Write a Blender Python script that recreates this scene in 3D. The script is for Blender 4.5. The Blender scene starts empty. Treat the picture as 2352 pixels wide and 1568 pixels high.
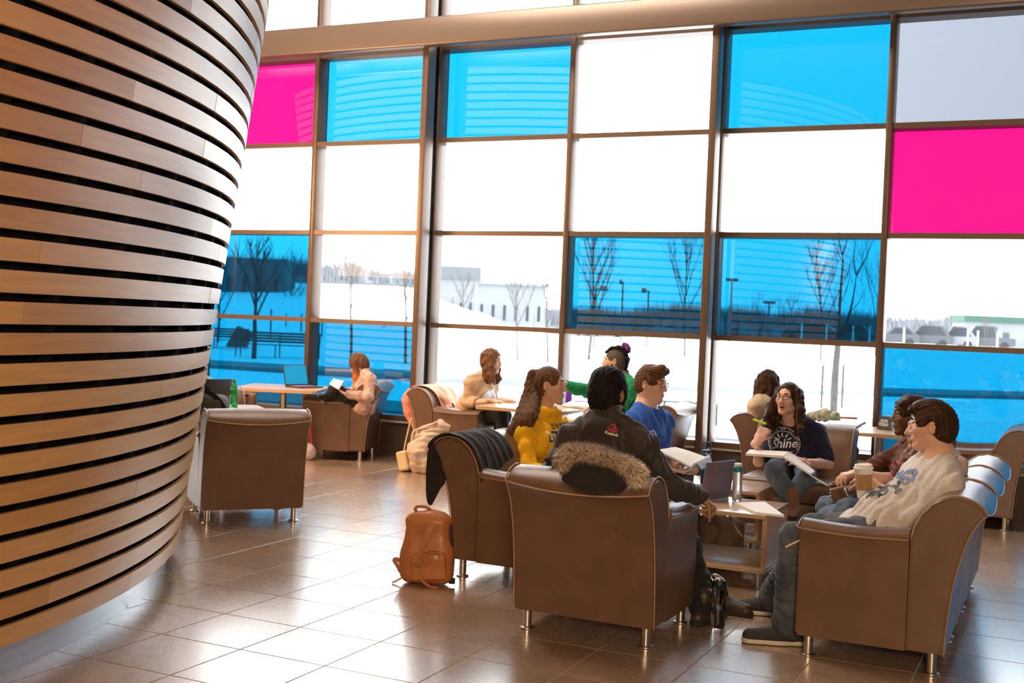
import bpy, bmesh, math, random
import numpy as np
from mathutils import Vector, Matrix, noise
from mathutils.bvhtree import BVHTree
PI = math.pi
C = bpy.context.scene.collection
scene = bpy.context.scene

# ------------------------------------------------------------------ camera
FPX = 2701.6
YAW, PITCH, ROLL = 0.4417, -0.0174, 0.0411
EYE = Vector((0, 0, 1.5))
CF = Vector((-math.sin(YAW) * math.cos(PITCH), math.cos(YAW) * math.cos(PITCH), math.sin(PITCH)))
_r = Vector((math.cos(YAW), math.sin(YAW), 0)); _u = _r.cross(CF)
CR = _r * math.cos(ROLL) + _u * math.sin(ROLL)
CU = -_r * math.sin(ROLL) + _u * math.cos(ROLL)
cam_data = bpy.data.cameras.new('camera')
cam = bpy.data.objects.new('camera', cam_data); C.objects.link(cam)
cam_data.sensor_width = 36; cam_data.lens = FPX / 2352 * 36
cam_data.clip_end = 600
cam_data.dof.use_dof = True; cam_data.dof.focus_distance = 6.3; cam_data.dof.aperture_fstop = 4.0
m = Matrix((CR, CU, -CF)).transposed().to_4x4(); m.translation = EYE
cam.matrix_world = m
scene.camera = cam

def at(px, py, d):
    """world point seen at photo pixel (px,py), d metres in front of the camera"""
    return EYE + (CF + CR * ((px - 1176) / FPX) - CU * ((py - 784) / FPX)) * d

# ------------------------------------------------------------------ world, lamps, exposure
world = bpy.data.worlds.new('world'); scene.world = world; world.use_nodes = True
nt = world.node_tree; nt.nodes.clear()
out = nt.nodes.new('ShaderNodeOutputWorld'); bg = nt.nodes.new('ShaderNodeBackground')
tc = nt.nodes.new('ShaderNodeTexCoord'); dot = nt.nodes.new('ShaderNodeVectorMath'); dot.operation = 'DOT_PRODUCT'
sd = Vector((-0.80, 0.55, 0.42)).normalized(); dot.inputs[1].default_value = sd      # hazy sun side of an overcast sky
nt.links.new(tc.outputs['Generated'], dot.inputs[0])
rp = nt.nodes.new('ShaderNodeValToRGB')
el = rp.color_ramp.elements
el[0].position = 0.0; el[0].color = (0.58, 0.62, 0.67, 1)
el[1].position = 1.0; el[1].color = (1.0, 0.98, 0.95, 1)
e = el.new(0.62); e.color = (0.70, 0.73, 0.76, 1)
e = el.new(0.80); e.color = (0.87, 0.88, 0.89, 1)
nt.links.new(dot.outputs['Value'], rp.inputs[0]); nt.links.new(rp.outputs[0], bg.inputs[0])
bg.inputs[1].default_value = 10.5
nt.links.new(bg.outputs[0], out.inputs[0])

def area(name, loc, target, sx, sy, watts, col):
    l = bpy.data.lights.new(name, 'AREA'); l.shape = 'RECTANGLE'; l.size = sx; l.size_y = sy
    l.energy = watts; l.color = col
    o = bpy.data.objects.new(name, l); C.objects.link(o); o.location = loc
    o.rotation_euler = (Vector(target) - Vector(loc)).to_track_quat('-Z', 'Y').to_euler()
    return o
# lighting of the hall: a ceiling panel, and unseen warm lamps added to brighten the room
area('ceiling_light_panel', (-6.0, 6.6, 7.05), (-6.0, 6.61, 0), 4.0, 3.0, 640, (1.0, 0.84, 0.69))
area('unseen_warm_lamp', (5.5, -3.0, 4.5), (-2.0, 6.0, 0.6), 4, 2.5, 36, (1.0, 0.80, 0.62))  # added fill behind the camera for the faces turned to it
area('unseen_warm_lamp', (0.9, -1.6, 2.3), (-4.0, 3.6, 0.2), 1.2, 0.8, 270, (1.0, 0.68, 0.38))  # added warm lamp hung in mid-room, brightens the foot of the plank wall
area('unseen_warm_lamp', (-8.6, 7.75, 2.6), (-6.4, 10.6, 1.2), 1.6, 1.2, 190, (1.0, 0.58, 0.28))  # unseen lamp put behind the plank wall, warms chairs and mullions there

scene.view_settings.view_transform = 'Standard'
scene.view_settings.look = 'None'
scene.view_settings.gamma = 1.0
scene.view_settings.use_curve_mapping = False
scene.view_settings.exposure = 0.0

# ------------------------------------------------------------------ materials
def newmat(name):
    m = bpy.data.materials.new(name); m.use_nodes = True
    b = m.node_tree.nodes['Principled BSDF']; return m, m.node_tree, b
def N(nt, t, **kw):
    n = nt.nodes.new(t)
    for k, v in kw.items():
        if k in n.inputs: n.inputs[k].default_value = v
        else: setattr(n, k, v)
    return n
def mat(name, col, rough=0.5, metal=0.0, spec=0.5, var=0.0, scale=8.0, bump=0.0, bscale=40.0, stretch=(1, 1, 1),
        col2=None, detail=4.0, **kw):
    m, nt, b = newmat(name)
    b.inputs['Base Color'].default_value = (*col, 1); b.inputs['Roughness'].default_value = rough
    b.inputs['Metallic'].default_value = metal; b.inputs['Specular IOR Level'].default_value = spec
    for k, v in kw.items(): b.inputs[k].default_value = v
    tc = N(nt, 'ShaderNodeTexCoord'); mp = N(nt, 'ShaderNodeMapping'); mp.inputs['Scale'].default_value = stretch
    nt.links.new(tc.outputs['Object'], mp.inputs[0])
    if var > 0 or col2:
        nz = N(nt, 'ShaderNodeTexNoise', Scale=scale, Detail=detail, Roughness=0.6)
        nt.links.new(mp.outputs[0], nz.inputs['Vector'])
        r = N(nt, 'ShaderNodeValToRGB')
        c2 = col2 or tuple(min(1, c * (1 + var)) for c in col); c1 = col if col2 else tuple(c * (1 - var) for c in col)
        r.color_ramp.elements[0].color = (*c1, 1); r.color_ramp.elements[1].color = (*c2, 1)
        r.color_ramp.elements[0].position = 0.35; r.color_ramp.elements[1].position = 0.65
        nt.links.new(nz.outputs['Fac'], r.inputs[0]); nt.links.new(r.outputs[0], b.inputs['Base Color'])
    if bump > 0:
        n2 = N(nt, 'ShaderNodeTexNoise', Scale=bscale, Detail=3.0)
        nt.links.new(mp.outputs[0], n2.inputs['Vector'])
        bp = N(nt, 'ShaderNodeBump', Strength=bump, Distance=0.01)
        nt.links.new(n2.outputs['Fac'], bp.inputs['Height']); nt.links.new(bp.outputs[0], b.inputs['Normal'])
    return m
def glassmat(name, tint, refl, rough=0.0, base=0.0):
    m = bpy.data.materials.new(name); m.use_nodes = True; nt = m.node_tree; nt.nodes.clear()
    o = N(nt, 'ShaderNodeOutputMaterial'); t = N(nt, 'ShaderNodeBsdfTransparent', Color=(*tint, 1))
    g = N(nt, 'ShaderNodeBsdfGlossy', Roughness=rough); g.inputs['Color'].default_value = (1, 1, 1, 1)
    fr = N(nt, 'ShaderNodeLayerWeight', Blend=max(refl, .02)); mx = N(nt, 'ShaderNodeMixShader')
    mr = N(nt, 'ShaderNodeMapRange'); mr.inputs['To Min'].default_value = base; nt.links.new(fr.outputs['Fresnel'], mr.inputs['Value'])
    nt.links.new(mr.outputs[0], mx.inputs[0]); nt.links.new(t.outputs[0], mx.inputs[1]); nt.links.new(g.outputs[0], mx.inputs[2])
    nt.links.new(mx.outputs[0], o.inputs[0]); return m

M = {}
M['leather'] = mat('brown_leather', (0.150, 0.082, 0.050), 0.34, var=0.10, scale=6, bump=0.10, bscale=260, spec=0.55)
M['piping'] = mat('leather_piping', (0.42, 0.28, 0.19), 0.35)
M['steel'] = mat('brushed_steel', (0.62, 0.60, 0.57), 0.30, metal=1.0, bump=0.05, bscale=30, stretch=(40, 40, 1))
M['kick'] = mat('steel_kick_plate', (0.44, 0.46, 0.49), 0.30, metal=0.9, var=0.08, scale=2.5, bump=0.05, bscale=30, stretch=(1, 1, 30))
M['plank'] = mat('maple_plank', (0.58, 0.325, 0.112), 0.34, var=0.09, scale=3.0, bump=0.03, bscale=30, stretch=(1, 1, 14), spec=0.6)
M['plank2'] = mat('maple_plank_dark', (0.50, 0.262, 0.078), 0.34, var=0.09, scale=3.0, bump=0.03, bscale=30, stretch=(1, 1, 14), spec=0.6)
M['backing'] = mat('black_backing', (0.006, 0.006, 0.007), 0.95, spec=.1)
M['grout'] = mat('grout', (0.42, 0.31, 0.22), 0.6)
M['mullion'] = mat('bronze_aluminium', (0.150, 0.092, 0.058), 0.40, metal=0.25, var=0.04, scale=2)
M['beam'] = mat('beam_paint', (0.235, 0.178, 0.145), 0.30, metal=0.35, var=0.03, scale=1, stretch=(.2, 4, 6))
M['kickwall'] = mat('dark_kick_panel', (0.085, 0.058, 0.046), 0.5, var=0.1, scale=3)
M['sillwhite'] = mat('sill_trim', (0.62, 0.60, 0.58), 0.4)
M['wall'] = mat('painted_wall', (0.36, 0.30, 0.24), 0.7, var=0.03, scale=2)
M['ceiling'] = mat('ceiling_paint', (0.50, 0.43, 0.36), 0.8)
M['wood'] = mat('light_oak_laminate', (0.56, 0.36, 0.21), 0.28, var=0.10, scale=3.0, bump=0.02, stretch=(1, 12, 12))
M['woodtop'] = mat('oak_laminate_top', (0.50, 0.35, 0.24), 0.22, var=0.07, scale=3.0, stretch=(1, 12, 12))
M['snow'] = mat('snow', (0.86, 0.88, 0.92), 0.8, var=0.06, scale=0.35, bump=0.3, bscale=2, col2=(0.95, 0.96, 0.98))
M['path'] = mat('cleared_path', (0.19, 0.195, 0.21), 0.8, var=0.1, scale=0.5)
M['bark'] = mat('bark', (0.075, 0.064, 0.056), 0.9, var=0.2, scale=8)
M['far'] = mat('distant_brush', (0.17, 0.17, 0.18), 0.9, var=0.3, scale=0.5)
M['dark_bldg'] = mat('dark_building', (0.13, 0.135, 0.145), 0.7, var=0.15, scale=0.3)
M['grey_bldg'] = mat('pale_building', (0.155, 0.157, 0.16), 0.7, var=0.08, scale=0.3)
M['grey_roof'] = mat('grey_roof_band', (0.085, 0.088, 0.092), 0.7)
M['green_roof'] = mat('green_roof_edge', (0.015, 0.055, 0.035), 0.6)
M['post'] = mat('metal_post', (0.07, 0.072, 0.078), 0.6)
M['bench'] = mat('bench_metal', (0.045, 0.05, 0.055), 0.6)
M['bench_hazed'] = mat('bench_metal_hazed', (0.10, 0.112, 0.12), 0.6)  # paler copy of the bench metal, overexposed haze put into the colour
M['car'] = mat('grey_car_paint', (0.045, 0.047, 0.052), 0.3)
M['car2'] = mat('pale_car_paint', (0.14, 0.142, 0.147), 0.3)
M['carglass'] = mat('car_glass', (0.03, 0.035, 0.04), 0.1)
M['rubber'] = mat('rubber', (0.02, 0.02, 0.02), 0.8)
M['g_clear'] = glassmat('clear_glass', (0.93, 0.95, 0.95), 0.12)
M['g_blue'] = glassmat('blue_film_glass', (0.035, 0.295, 0.405), 0.10, base=0.125)
M['g_pink'] = glassmat('pink_film_glass', (0.42, 0.03, 0.215), 0.10, base=0.12)

M['g_grey'] = glassmat('grey_tint_glass', (0.285, 0.298, 0.320), 0.0, base=.06)  # darker grey tint than the clear panes
def tilemat():
    m, nt, b = newmat('porcelain_tile')
    g = N(nt, 'ShaderNodeNewGeometry'); n1 = N(nt, 'ShaderNodeTexNoise', Scale=2.2, Detail=6.0, Roughness=0.65)
    n2 = N(nt, 'ShaderNodeTexNoise', Scale=14.0, Detail=4.0, Roughness=0.6)
    nt.links.new(g.outputs['Position'], n1.inputs['Vector']); nt.links.new(g.outputs['Position'], n2.inputs['Vector'])
    oi = N(nt, 'ShaderNodeObjectInfo')
    r = N(nt, 'ShaderNodeValToRGB'); e = r.color_ramp.elements
    e[0].position = 0.3; e[0].color = (0.275, 0.180, 0.116, 1); e[1].position = 0.72; e[1].color = (0.395, 0.275, 0.190, 1)
    nt.links.new(n1.outputs['Fac'], r.inputs[0])
    hs = N(nt, 'ShaderNodeHueSaturation'); ma = N(nt, 'ShaderNodeMapRange'); ma.inputs['To Min'].default_value = 0.90; ma.inputs['To Max'].default_value = 1.10
    nt.links.new(oi.outputs['Random'], ma.inputs['Value']); nt.links.new(ma.outputs[0], hs.inputs['Value'])
    nt.links.new(r.outputs[0], hs.inputs['Color']); nt.links.new(hs.outputs[0], b.inputs['Base Color'])
    mr = N(nt, 'ShaderNodeMapRange'); mr.inputs['To Min'].default_value = 0.24; mr.inputs['To Max'].default_value = 0.30
    nt.links.new(n2.outputs['Fac'], mr.inputs['Value']); nt.links.new(mr.outputs[0], b.inputs['Roughness'])
    b.inputs['Specular IOR Level'].default_value = 1.0
    b.inputs['Coat Weight'].default_value = 0.7; b.inputs['Coat IOR'].default_value = 1.8; b.inputs['Coat Roughness'].default_value = 0.20
    return m
M['tile'] = tilemat()

# ------------------------------------------------------------------ mesh helpers
def link(name, me, m=None, parent=None, smooth=False, world=False):
    if m is not None: me.materials.append(m)
    if smooth:
        for p in me.polygons: p.use_smooth = True
    o = bpy.data.objects.new(name, me); C.objects.link(o)
    if parent is not None: o.parent = parent
    return o
def obj(name, bm, m, parent=None, smooth=False, autosmooth=None):
    me = bpy.data.meshes.new(name); bm.to_mesh(me); bm.free()
    if autosmooth is not None:
        for p in me.polygons: p.use_smooth = True
        me.materials.append(m)
        o = bpy.data.objects.new(name, me); C.objects.link(o); o.parent = parent
        me.update()
        # mark sharp edges by angle
        bm2 = bmesh.new(); bm2.from_mesh(me)
        for e in bm2.edges:
            if len(e.link_faces) == 2 and e.calc_face_angle(0) > math.radians(autosmooth): e.smooth = False
        bm2.to_mesh(me); bm2.free()
        return o
    return link(name, me, m, parent, smooth)
def empty(name, loc=(0, 0, 0), rz=0.0, label=None, cat=None, group=None, parent=None):
    o = bpy.data.objects.new(name, None); C.objects.link(o); o.location = loc; o.rotation_euler = (0, 0, rz)
    o.empty_display_size = 0.1
    if parent is not None: o.parent = parent
    return tag(o, label, cat, group)
def tag(o, label=None, cat=None, group=None, kind=None):
    if label: o['label'] = label
    if cat: o['category'] = cat
    if group: o['group'] = group
    if kind: o['kind'] = kind
    return o
def copy_tree(o, parent=None):
    c = o.copy(); C.objects.link(c); c.parent = parent
    for ch in list(CH.get(o.name, ())) or [x for x in o.children]: copy_tree(ch, c)
    return c
CH = {}
def add_box(bm, x0, x1, y0, y1, z0, z1, bev=0.0, seg=2, mtx=None):
    vs = [bm.verts.new((x, y, z)) for x in (x0, x1) for y in (y0, y1) for z in (z0, z1)]
    F = [(0, 1, 3, 2), (4, 6, 7, 5), (0, 4, 5, 1), (2, 3, 7, 6), (0, 2, 6, 4), (1, 5, 7, 3)]
    fs = [bm.faces.new([vs[i] for i in f]) for f in F]
    if bev > 0:
        es = list({e for f in fs for e in f.edges})
        r = bmesh.ops.bevel(bm, geom=es, offset=bev, segments=seg, affect='EDGES', profile=0.5)
        vs = list({v for f in r['faces'] for v in f.verts} | {v for v in vs if v.is_valid})
    if mtx is not None:
        bmesh.ops.transform(bm, matrix=mtx, verts=[v for v in vs if v.is_valid])
    return vs
def box(name, x0, x1, y0, y1, z0, z1, m, parent=None, bev=0.0, seg=2, mtx=None):
    bm = bmesh.new(); add_box(bm, x0, x1, y0, y1, z0, z1, bev, seg, mtx)
    return obj(name, bm, m, parent, autosmooth=50 if bev > 0 else None)
def add_tube(bm, pts, rad, n=8, closed=False, caps=True):
    pts = [Vector(p) for p in pts]; k = len(pts)
    rs = rad if isinstance(rad, (list, tuple)) else [rad] * k
    rings = []; prev = None
    for i in range(k):
        a = pts[i - 1] if (i > 0 or closed) else pts[i]; b = pts[(i + 1) % k] if (i < k - 1 or closed) else pts[i]
        t = (b - a)
        t = t.normalized() if t.length > 1e-9 else Vector((0, 0, 1))
        if prev is None:
            s = t.cross(Vector((0, 0, 1)))
            if s.length < 1e-3: s = t.cross(Vector((1, 0, 0)))
            s.normalize()
        else:
            s = prev - t * prev.dot(t)
            s.normalize()
        prev = s; w = t.cross(s)
        rings.append([bm.verts.new(pts[i] + (s * math.cos(2 * PI * j / n) + w * math.sin(2 * PI * j / n)) * rs[i]) for j in range(n)])
    for i in range(k if closed else k - 1):
        A, B = rings[i], rings[(i + 1) % k]
        for j in range(n): bm.faces.new((A[j], A[(j + 1) % n], B[(j + 1) % n], B[j]))
    if caps and not closed:
        bm.faces.new(rings[0][::-1]); bm.faces.new(rings[-1])
def tube(name, pts, rad, m, parent=None, n=8, closed=False):
    bm = bmesh.new(); add_tube(bm, pts, rad, n, closed); bmesh.ops.recalc_face_normals(bm, faces=bm.faces)
    return obj(name, bm, m, parent, autosmooth=60)
def add_lathe(bm, prof, n=24, mtx=None, cap=True):
    rings = []
    for (r, z) in prof:
        rings.append([bm.verts.new((r * math.cos(2 * PI * j / n), r * math.sin(2 * PI * j / n), z)) for j in range(n)])
    for A, B in zip(rings, rings[1:]):
        for j in range(n): bm.faces.new((A[j], A[(j + 1) % n], B[(j + 1) % n], B[j]))
    if cap:
        bm.faces.new(rings[0][::-1]); bm.faces.new(rings[-1])
    if mtx is not None:
        bmesh.ops.transform(bm, matrix=mtx, verts=[v for r in rings for v in r])
def lathe(name, prof, m, parent=None, n=24, mtx=None, cap=True):
    bm = bmesh.new(); add_lathe(bm, prof, n, mtx, cap)
    return obj(name, bm, m, parent, autosmooth=40)
def add_prism(bm, poly, lo, hi, axis='X'):
    """poly: list of 2D points in the plane across `axis`"""
    def P(p, t):
        return {'X': (t, p[0], p[1]), 'Y': (p[0], t, p[1]), 'Z': (p[0], p[1], t)}[axis]
    A = [bm.verts.new(P(p, lo)) for p in poly]; B = [bm.verts.new(P(p, hi)) for p in poly]
    n = len(poly)
    for j in range(n): bm.faces.new((A[j], A[(j + 1) % n], B[(j + 1) % n], B[j]))
    bm.faces.new(A[::-1]); bm.faces.new(B)
    bmesh.ops.recalc_face_normals(bm, faces=bm.faces)
def smoothcurve(pts, n=6):
    """Catmull-Rom through pts"""
    P = [Vector(p) for p in pts]; P = [P[0] * 2 - P[1]] + P + [P[-1] * 2 - P[-2]]; R = []
    for i in range(1, len(P) - 2):
        for j in range(n):
            t = j / n
            R.append(0.5 * ((2 * P[i]) + (P[i + 1] - P[i - 1]) * t + (2 * P[i - 1] - 5 * P[i] + 4 * P[i + 1] - P[i + 2]) * t * t + (3 * P[i] - P[i - 1] - 3 * P[i + 1] + P[i + 2]) * t ** 3))
    R.append(P[-2]); return R
# ================================================================== the setting
XL, XR, YB, YW, ZC = -17.0, 9.0, -9.0, 10.85, 7.2
YG = YW + 0.17                                  # glass plane
MX0, MW = -7.682 + 0.0275, 1.533                # first mullion centre in view, module
Z3, MH = 1.4213, 0.9731                         # lowest transom centre, row height
# floor: grout bed and square tiles, the nearest as pieces of their own
floor = box('floor', XL, XR, YB, YW + 0.25, -0.12, -0.0025, M['grout']); tag(floor, kind='structure')
TS = 0.4495; TX0, TY0 = -4.5981 % TS - TS, 3.7421 % TS
def pix(P):
    d = Vector(P) - EYE; z = d.dot(CF)
    return (1176 + FPX * d.dot(CR) / z, 784 - FPX * d.dot(CU) / z, z) if z > 0.5 else (0, 9e9, z)
KC = Vector((-8.158, 2.562, 0)); KR = 4.435     # centre and foot radius of the curved plank wall
cells = []
for i in range(int((XL - TX0) / TS) - 1, int((XR - TX0) / TS) + 1):
    for j in range(int((YB - TY0) / TS) - 1, int((YW - TY0) / TS) + 1):
        cx, cy = TX0 + (i + .5) * TS, TY0 + (j + .5) * TS
        if not (XL < cx < XR and YB < cy < YW + .1): continue
        px, py, z = pix((cx, cy, 0))
        seen = -60 < px < 2420 and py < 1640 and (Vector((cx, cy, 0)) - KC).length > KR + 0.05
        cells.append((not seen, z, cx, cy))
cells.sort(key=lambda c: (c[0], c[1]))
g = 0.0028
bmt = bmesh.new(); add_box(bmt, -TS / 2 + g, TS / 2 - g, -TS / 2 + g, TS / 2 - g, -0.008, 0.0, 0.0012, 1)
tme = bpy.data.meshes.new('tile'); bmt.to_mesh(tme); bmt.free(); tme.materials.append(M['tile'])
rest = []; nt_ = 0
for c in cells:
    if not c[0] and nt_ < 300:
        o = bpy.data.objects.new('tile', tme); C.objects.link(o); o.parent = floor; o.location = (c[2], c[3], 0); nt_ += 1
    else: rest.append(c)
vv, ff = [], []
for c in rest:
    a = TS / 2 - g; k = len(vv)
    vv += [(c[2] - a, c[3] - a, 0), (c[2] + a, c[3] - a, 0), (c[2] + a, c[3] + a, 0), (c[2] - a, c[3] + a, 0),
           (c[2] - a, c[3] - a, -.008), (c[2] + a, c[3] - a, -.008), (c[2] + a, c[3] + a, -.008), (c[2] - a, c[3] + a, -.008)]
    ff += [(k, k + 1, k + 2, k + 3)] + [(k + q, k + 4 + q, k + 4 + (q + 1) % 4, k + (q + 1) % 4) for q in range(4)]
me = bpy.data.meshes.new('tile_field'); me.from_pydata(vv, [], ff); o = link('tile_field', me, M['tile'], floor); o['kind'] = 'stuff'

tag(box('ceiling', XL, XR, YB, YW + .3, ZC, ZC + .2, M['ceiling']), kind='structure')
tag(box('wall_back', XL, XR, YB - .2, YB, 0, ZC, M['wall']), kind='structure')
tag(box('wall_right', XR, XR + .2, YB, YW + .3, 0, ZC, M['wall']), kind='structure')
tag(box('wall_far_left', XL - .2, XL, YB, YW + .3, 0, ZC, M['wall']), kind='structure')
# low dark panel under the glazing with its pale trim
tag(box('wall_front', XL, XR, YW + .04, YW + .26, 0, 0.36, M['kickwall']), kind='structure')
tag(box('trim_1', XL, XR, YW + .015, YW + .06, 0.362, 0.382, M['sillwhite']), kind='structure')

# curtain wall: every pane a window of its own would move together with the frame: one structure with its parts
win = empty('window_1'); win['kind'] = 'structure'
ncol0, ncol1 = -5, 8
tag(box('wall_front_upper', XL, XR, YW + .02, YW + .22, Z3 + MH * 5 + .026, ZC, M['wall']), kind='structure')  # unseen header, put in so no light comes over the panes
tag(box('wall_front_blocker', MX0 + ncol1 * MW + .03, XR, YW + .02, YW + .22, .383, Z3 + MH * 5 + .025, M['wall']), kind='structure')  # unseen solid wall, put in to cut the light from the right
for i in range(ncol0, ncol1 + 1):
    x = MX0 + i * MW
    box('mullion', x - .0275, x + .0275, YW, YW + .20, 0.382, Z3 + MH * 5 + .025, M['mullion'], win, bev=.002, seg=1)
zrows = [0.415] + [Z3 + MH * j for j in range(0, 6)]
for i in range(ncol0, ncol1):
    xa, xb = MX0 + i * MW + .0275, MX0 + (i + 1) * MW - .0275
    for j, z in enumerate(zrows):
        box('transom' if j else 'sill', xa, xb, YW + .012, YW + .20, z - (.025 if j else .033), z + .025, M['mullion'], win)
colour = {}
top = ['g_pink', 'g_blue', 'g_blue', 'g_clear', 'g_blue', 'g_grey']
r2 = ['g_clear'] * 5 + ['g_pink']
r3 = ['g_blue', 'g_clear', 'g_clear', 'g_blue', 'g_blue', 'g_clear']
r4 = ['g_blue', 'g_blue', 'g_clear', 'g_clear', 'g_clear', 'g_blue']
up1 = ['g_clear'] * 4 + ['g_blue', 'g_blue']; up2 = ['g_clear'] * 3 + ['g_blue', 'g_blue', 'g_blue']  # unseen upper right panes made blue to cut the light
table = [r4, r3, r2, top, up1, up2]
rng = random.Random(5)
for i in range(ncol0, ncol1):
    xa, xb = MX0 + i * MW + .02, MX0 + (i + 1) * MW - .02
    for j in range(6):
        c = i + 1
        if 0 <= c < 6: mt = table[j][c]
        elif c >= 6: mt = 'g_pink' if (c + j) % 4 == 1 else 'g_blue'  # unseen panes, filmed to dim and tint the light from the right
        else: mt = rng.choice(['g_clear', 'g_clear', 'g_clear', 'g_blue', 'g_pink'] if j < 4 else ['g_clear', 'g_clear', 'g_blue'])
        o = box('pane', xa, xb, YG, YG + .008, zrows[j], zrows[j + 1], M[mt], win)
        if mt in ('g_blue', 'g_pink'): o['label'] = 'pane with %s film' % ('blue' if mt == 'g_blue' else 'pink')
# deep posts standing just inside the glazing, and the long tube beam they carry
for i in (-3, -1, 1, 3, 5, 7):
    x = MX0 + i * MW
    o = box('steel_post', x - .033, x + .033, YW - .27, YW - .10, 0, ZC, M['mullion'], None, bev=.004, seg=2)
    box('dark_gap_strip', x - .012, x + .012, YW - .0995, YW - .0005, .02, ZC - .02, M['backing'], o)  # black strip put in for the dark gap between post and mullion
    tag(o, kind='structure'); o.name = 'trim_2'
o = box('trim_3', XL + .01, XR - .01, YW - .40, YW - .275, 4.27, 4.56, M['beam'], None, bev=.018, seg=3); o['kind'] = 'structure'

# the curved, outward flaring wall of maple planks
PP = 0.1155; FL = 0.128; ZT = 5.06            # top of the drum
wl = empty('wall_left', KC); wl['kind'] = 'structure'
def ring(r, z, a0, a1, n):
    return [(r * math.cos(a0 + (a1 - a0) * k / n), r * math.sin(a0 + (a1 - a0) * k / n), z) for k in range(n + 1)]
def arc_slab(name, r0, z0, r1, z1, th, a0, a1, m, parent, n):
    vs, fs = [], []
    L = [ring(r0, z0, a0, a1, n), ring(r1, z1, a0, a1, n), ring(r1 - th, z1, a0, a1, n), ring(r0 - th, z0, a0, a1, n)]
    for l in L: vs += l
    w = n + 1
    for q in range(4):
        for k in range(n):
            a, b = q * w + k, ((q + 1) % 4) * w + k
            fs.append((a, a + 1, b + 1, b))
    fs.append((0, w, 2 * w, 3 * w)); fs.append((n, 3 * w + n, 2 * w + n, w + n))
    me = bpy.data.meshes.new(name); me.from_pydata(vs, [], fs); me.materials.append(m)
    for p in me.polygons: p.use_smooth = len(p.vertices) == 4 and p.index < 4 * n
    o = bpy.data.objects.new(name, me); C.objects.link(o); o.parent = parent
    bm = bmesh.new(); bm.from_mesh(me); bmesh.ops.recalc_face_normals(bm, faces=bm.faces)
    for e in bm.edges:
        if len(e.link_faces) == 2 and e.calc_face_angle(0) > .6: e.smooth = False
    bm.to_mesh(me); bm.free()
    return o
A0, A1 = math.radians(-62), math.radians(128)
rng = random.Random(11)
nrow = int((ZT - 0.142) / PP)
arc_slab('kick_plate', KR, 0.0, KR, 0.135, .02, A0, A1, M['kick'], wl, 90)
arc_slab('backing', 4.435, 0.13, 4.435 + FL * (ZT - .20), ZT - .05, .05, A0, A1, M['backing'], wl, 90)
for k in range(nrow):
    z0 = 0.142 + k * PP; z1 = z0 + 0.083
    R0 = 4.505 + FL * (z0 - .142)
    a = A0 - rng.uniform(0, .45)
    while a < A1:
        b = a + rng.choice((0.50, 0.56, 0.62))
        aa, bb = max(a, A0), min(b, A1)
        if bb - aa > .04:
            nn = max(3, int((bb - aa) * 22))
            jit = rng.uniform(-.0012, .0012)
            arc_slab('plank', R0 + jit, z0, R0 + FL * .083 + jit, z1, .02, aa + .0004, bb - .0004, M['plank'] if rng.random() < .65 else M['plank2'], wl, nn)
        a = b
# black ribs between backing and planks
nr = int(math.degrees(A1 - A0) / 5)
bm = bmesh.new()
for q in range(nr):
    a = A0 + .04 + q * math.radians(5); ca, sa = math.cos(a), math.sin(a)
    for (r0, z0, r1, z1) in [(4.44, .15, 4.44 + FL * (ZT - .25), ZT - .1)]:
        t = Vector((-sa, ca, 0)) * .02; d = Vector((ca, sa, 0))
        v = [bm.verts.new(d * rr + t * s + Vector((0, 0, zz))) for (rr, zz) in ((r0, z0), (r0 + .042, z0), (r1 + .042, z1), (r1, z1)) for s in (-1, 1)]
        for f in ((0, 2, 3, 1), (2, 4, 5, 3), (4, 6, 7, 5), (6, 0, 1, 7), (0, 6, 4, 2), (1, 3, 5, 7)): bm.faces.new([v[i] for i in f])
bmesh.ops.recalc_face_normals(bm, faces=bm.faces)
obj('rib_set', bm, M['backing'], wl)['kind'] = 'stuff'

# closed top of the drum
bm = bmesh.new(); rr = 4.435 + FL * (ZT - .20) - .03
vs = [bm.verts.new((rr * math.cos(A0 + (A1 - A0) * k / 60), rr * math.sin(A0 + (A1 - A0) * k / 60), z)) for z in (ZT - .06, ZT - .12) for k in range(61)]
c0, c1 = bm.verts.new((0, 0, ZT - .06)), bm.verts.new((0, 0, ZT - .12))
for k in range(60):
    bm.faces.new((c0, vs[k], vs[k + 1])); bm.faces.new((c1, vs[62 + k], vs[61 + k])); bm.faces.new((vs[k], vs[61 + k], vs[62 + k], vs[k + 1]))
obj('drum_top', bm, M['ceiling'], wl)
# ================================================================== outside
def groundz(x, y):
    rise = max(0.0, min(1.0, (y - 30) / 60.0)) * max(0.0, min(1.0, (-x / y - .44) / .14))
    lot = max(0.0, min(1.0, (y - 45) / 35.0)) * max(0.0, min(1.0, (.36 + x / y) / .06))      # the parking lot lies a little higher
    return -0.1 + 4.2 * rise * rise * (3 - 2 * rise) + .82 * lot * lot * (3 - 2 * lot)
bm = bmesh.new()
n = 60; vs = {}
for i in range(n + 1):
    for j in range(n + 1):
        x = -230 + i * 6.0; y = YW + .31 + (j / n) ** 2.2 * 330
        z = groundz(x, y) + (0.05 * math.sin(x * .7 + y * .31) * min(1, (y - 11) / 8))
        vs[i, j] = bm.verts.new((x, y, z))
for i in range(n):
    for j in range(n): bm.faces.new((vs[i, j], vs[i + 1, j], vs[i + 1, j + 1], vs[i, j + 1]))
o = obj('snow_ground', bm, M['snow'], None, smooth=True); o['kind'] = 'structure'
def ground(px, py, z=-0.1):
    d = (CF + CR * ((px - 1176) / FPX) - CU * ((py - 784) / FPX)); t = (z - EYE.z) / d.z; return EYE + d * t
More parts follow.
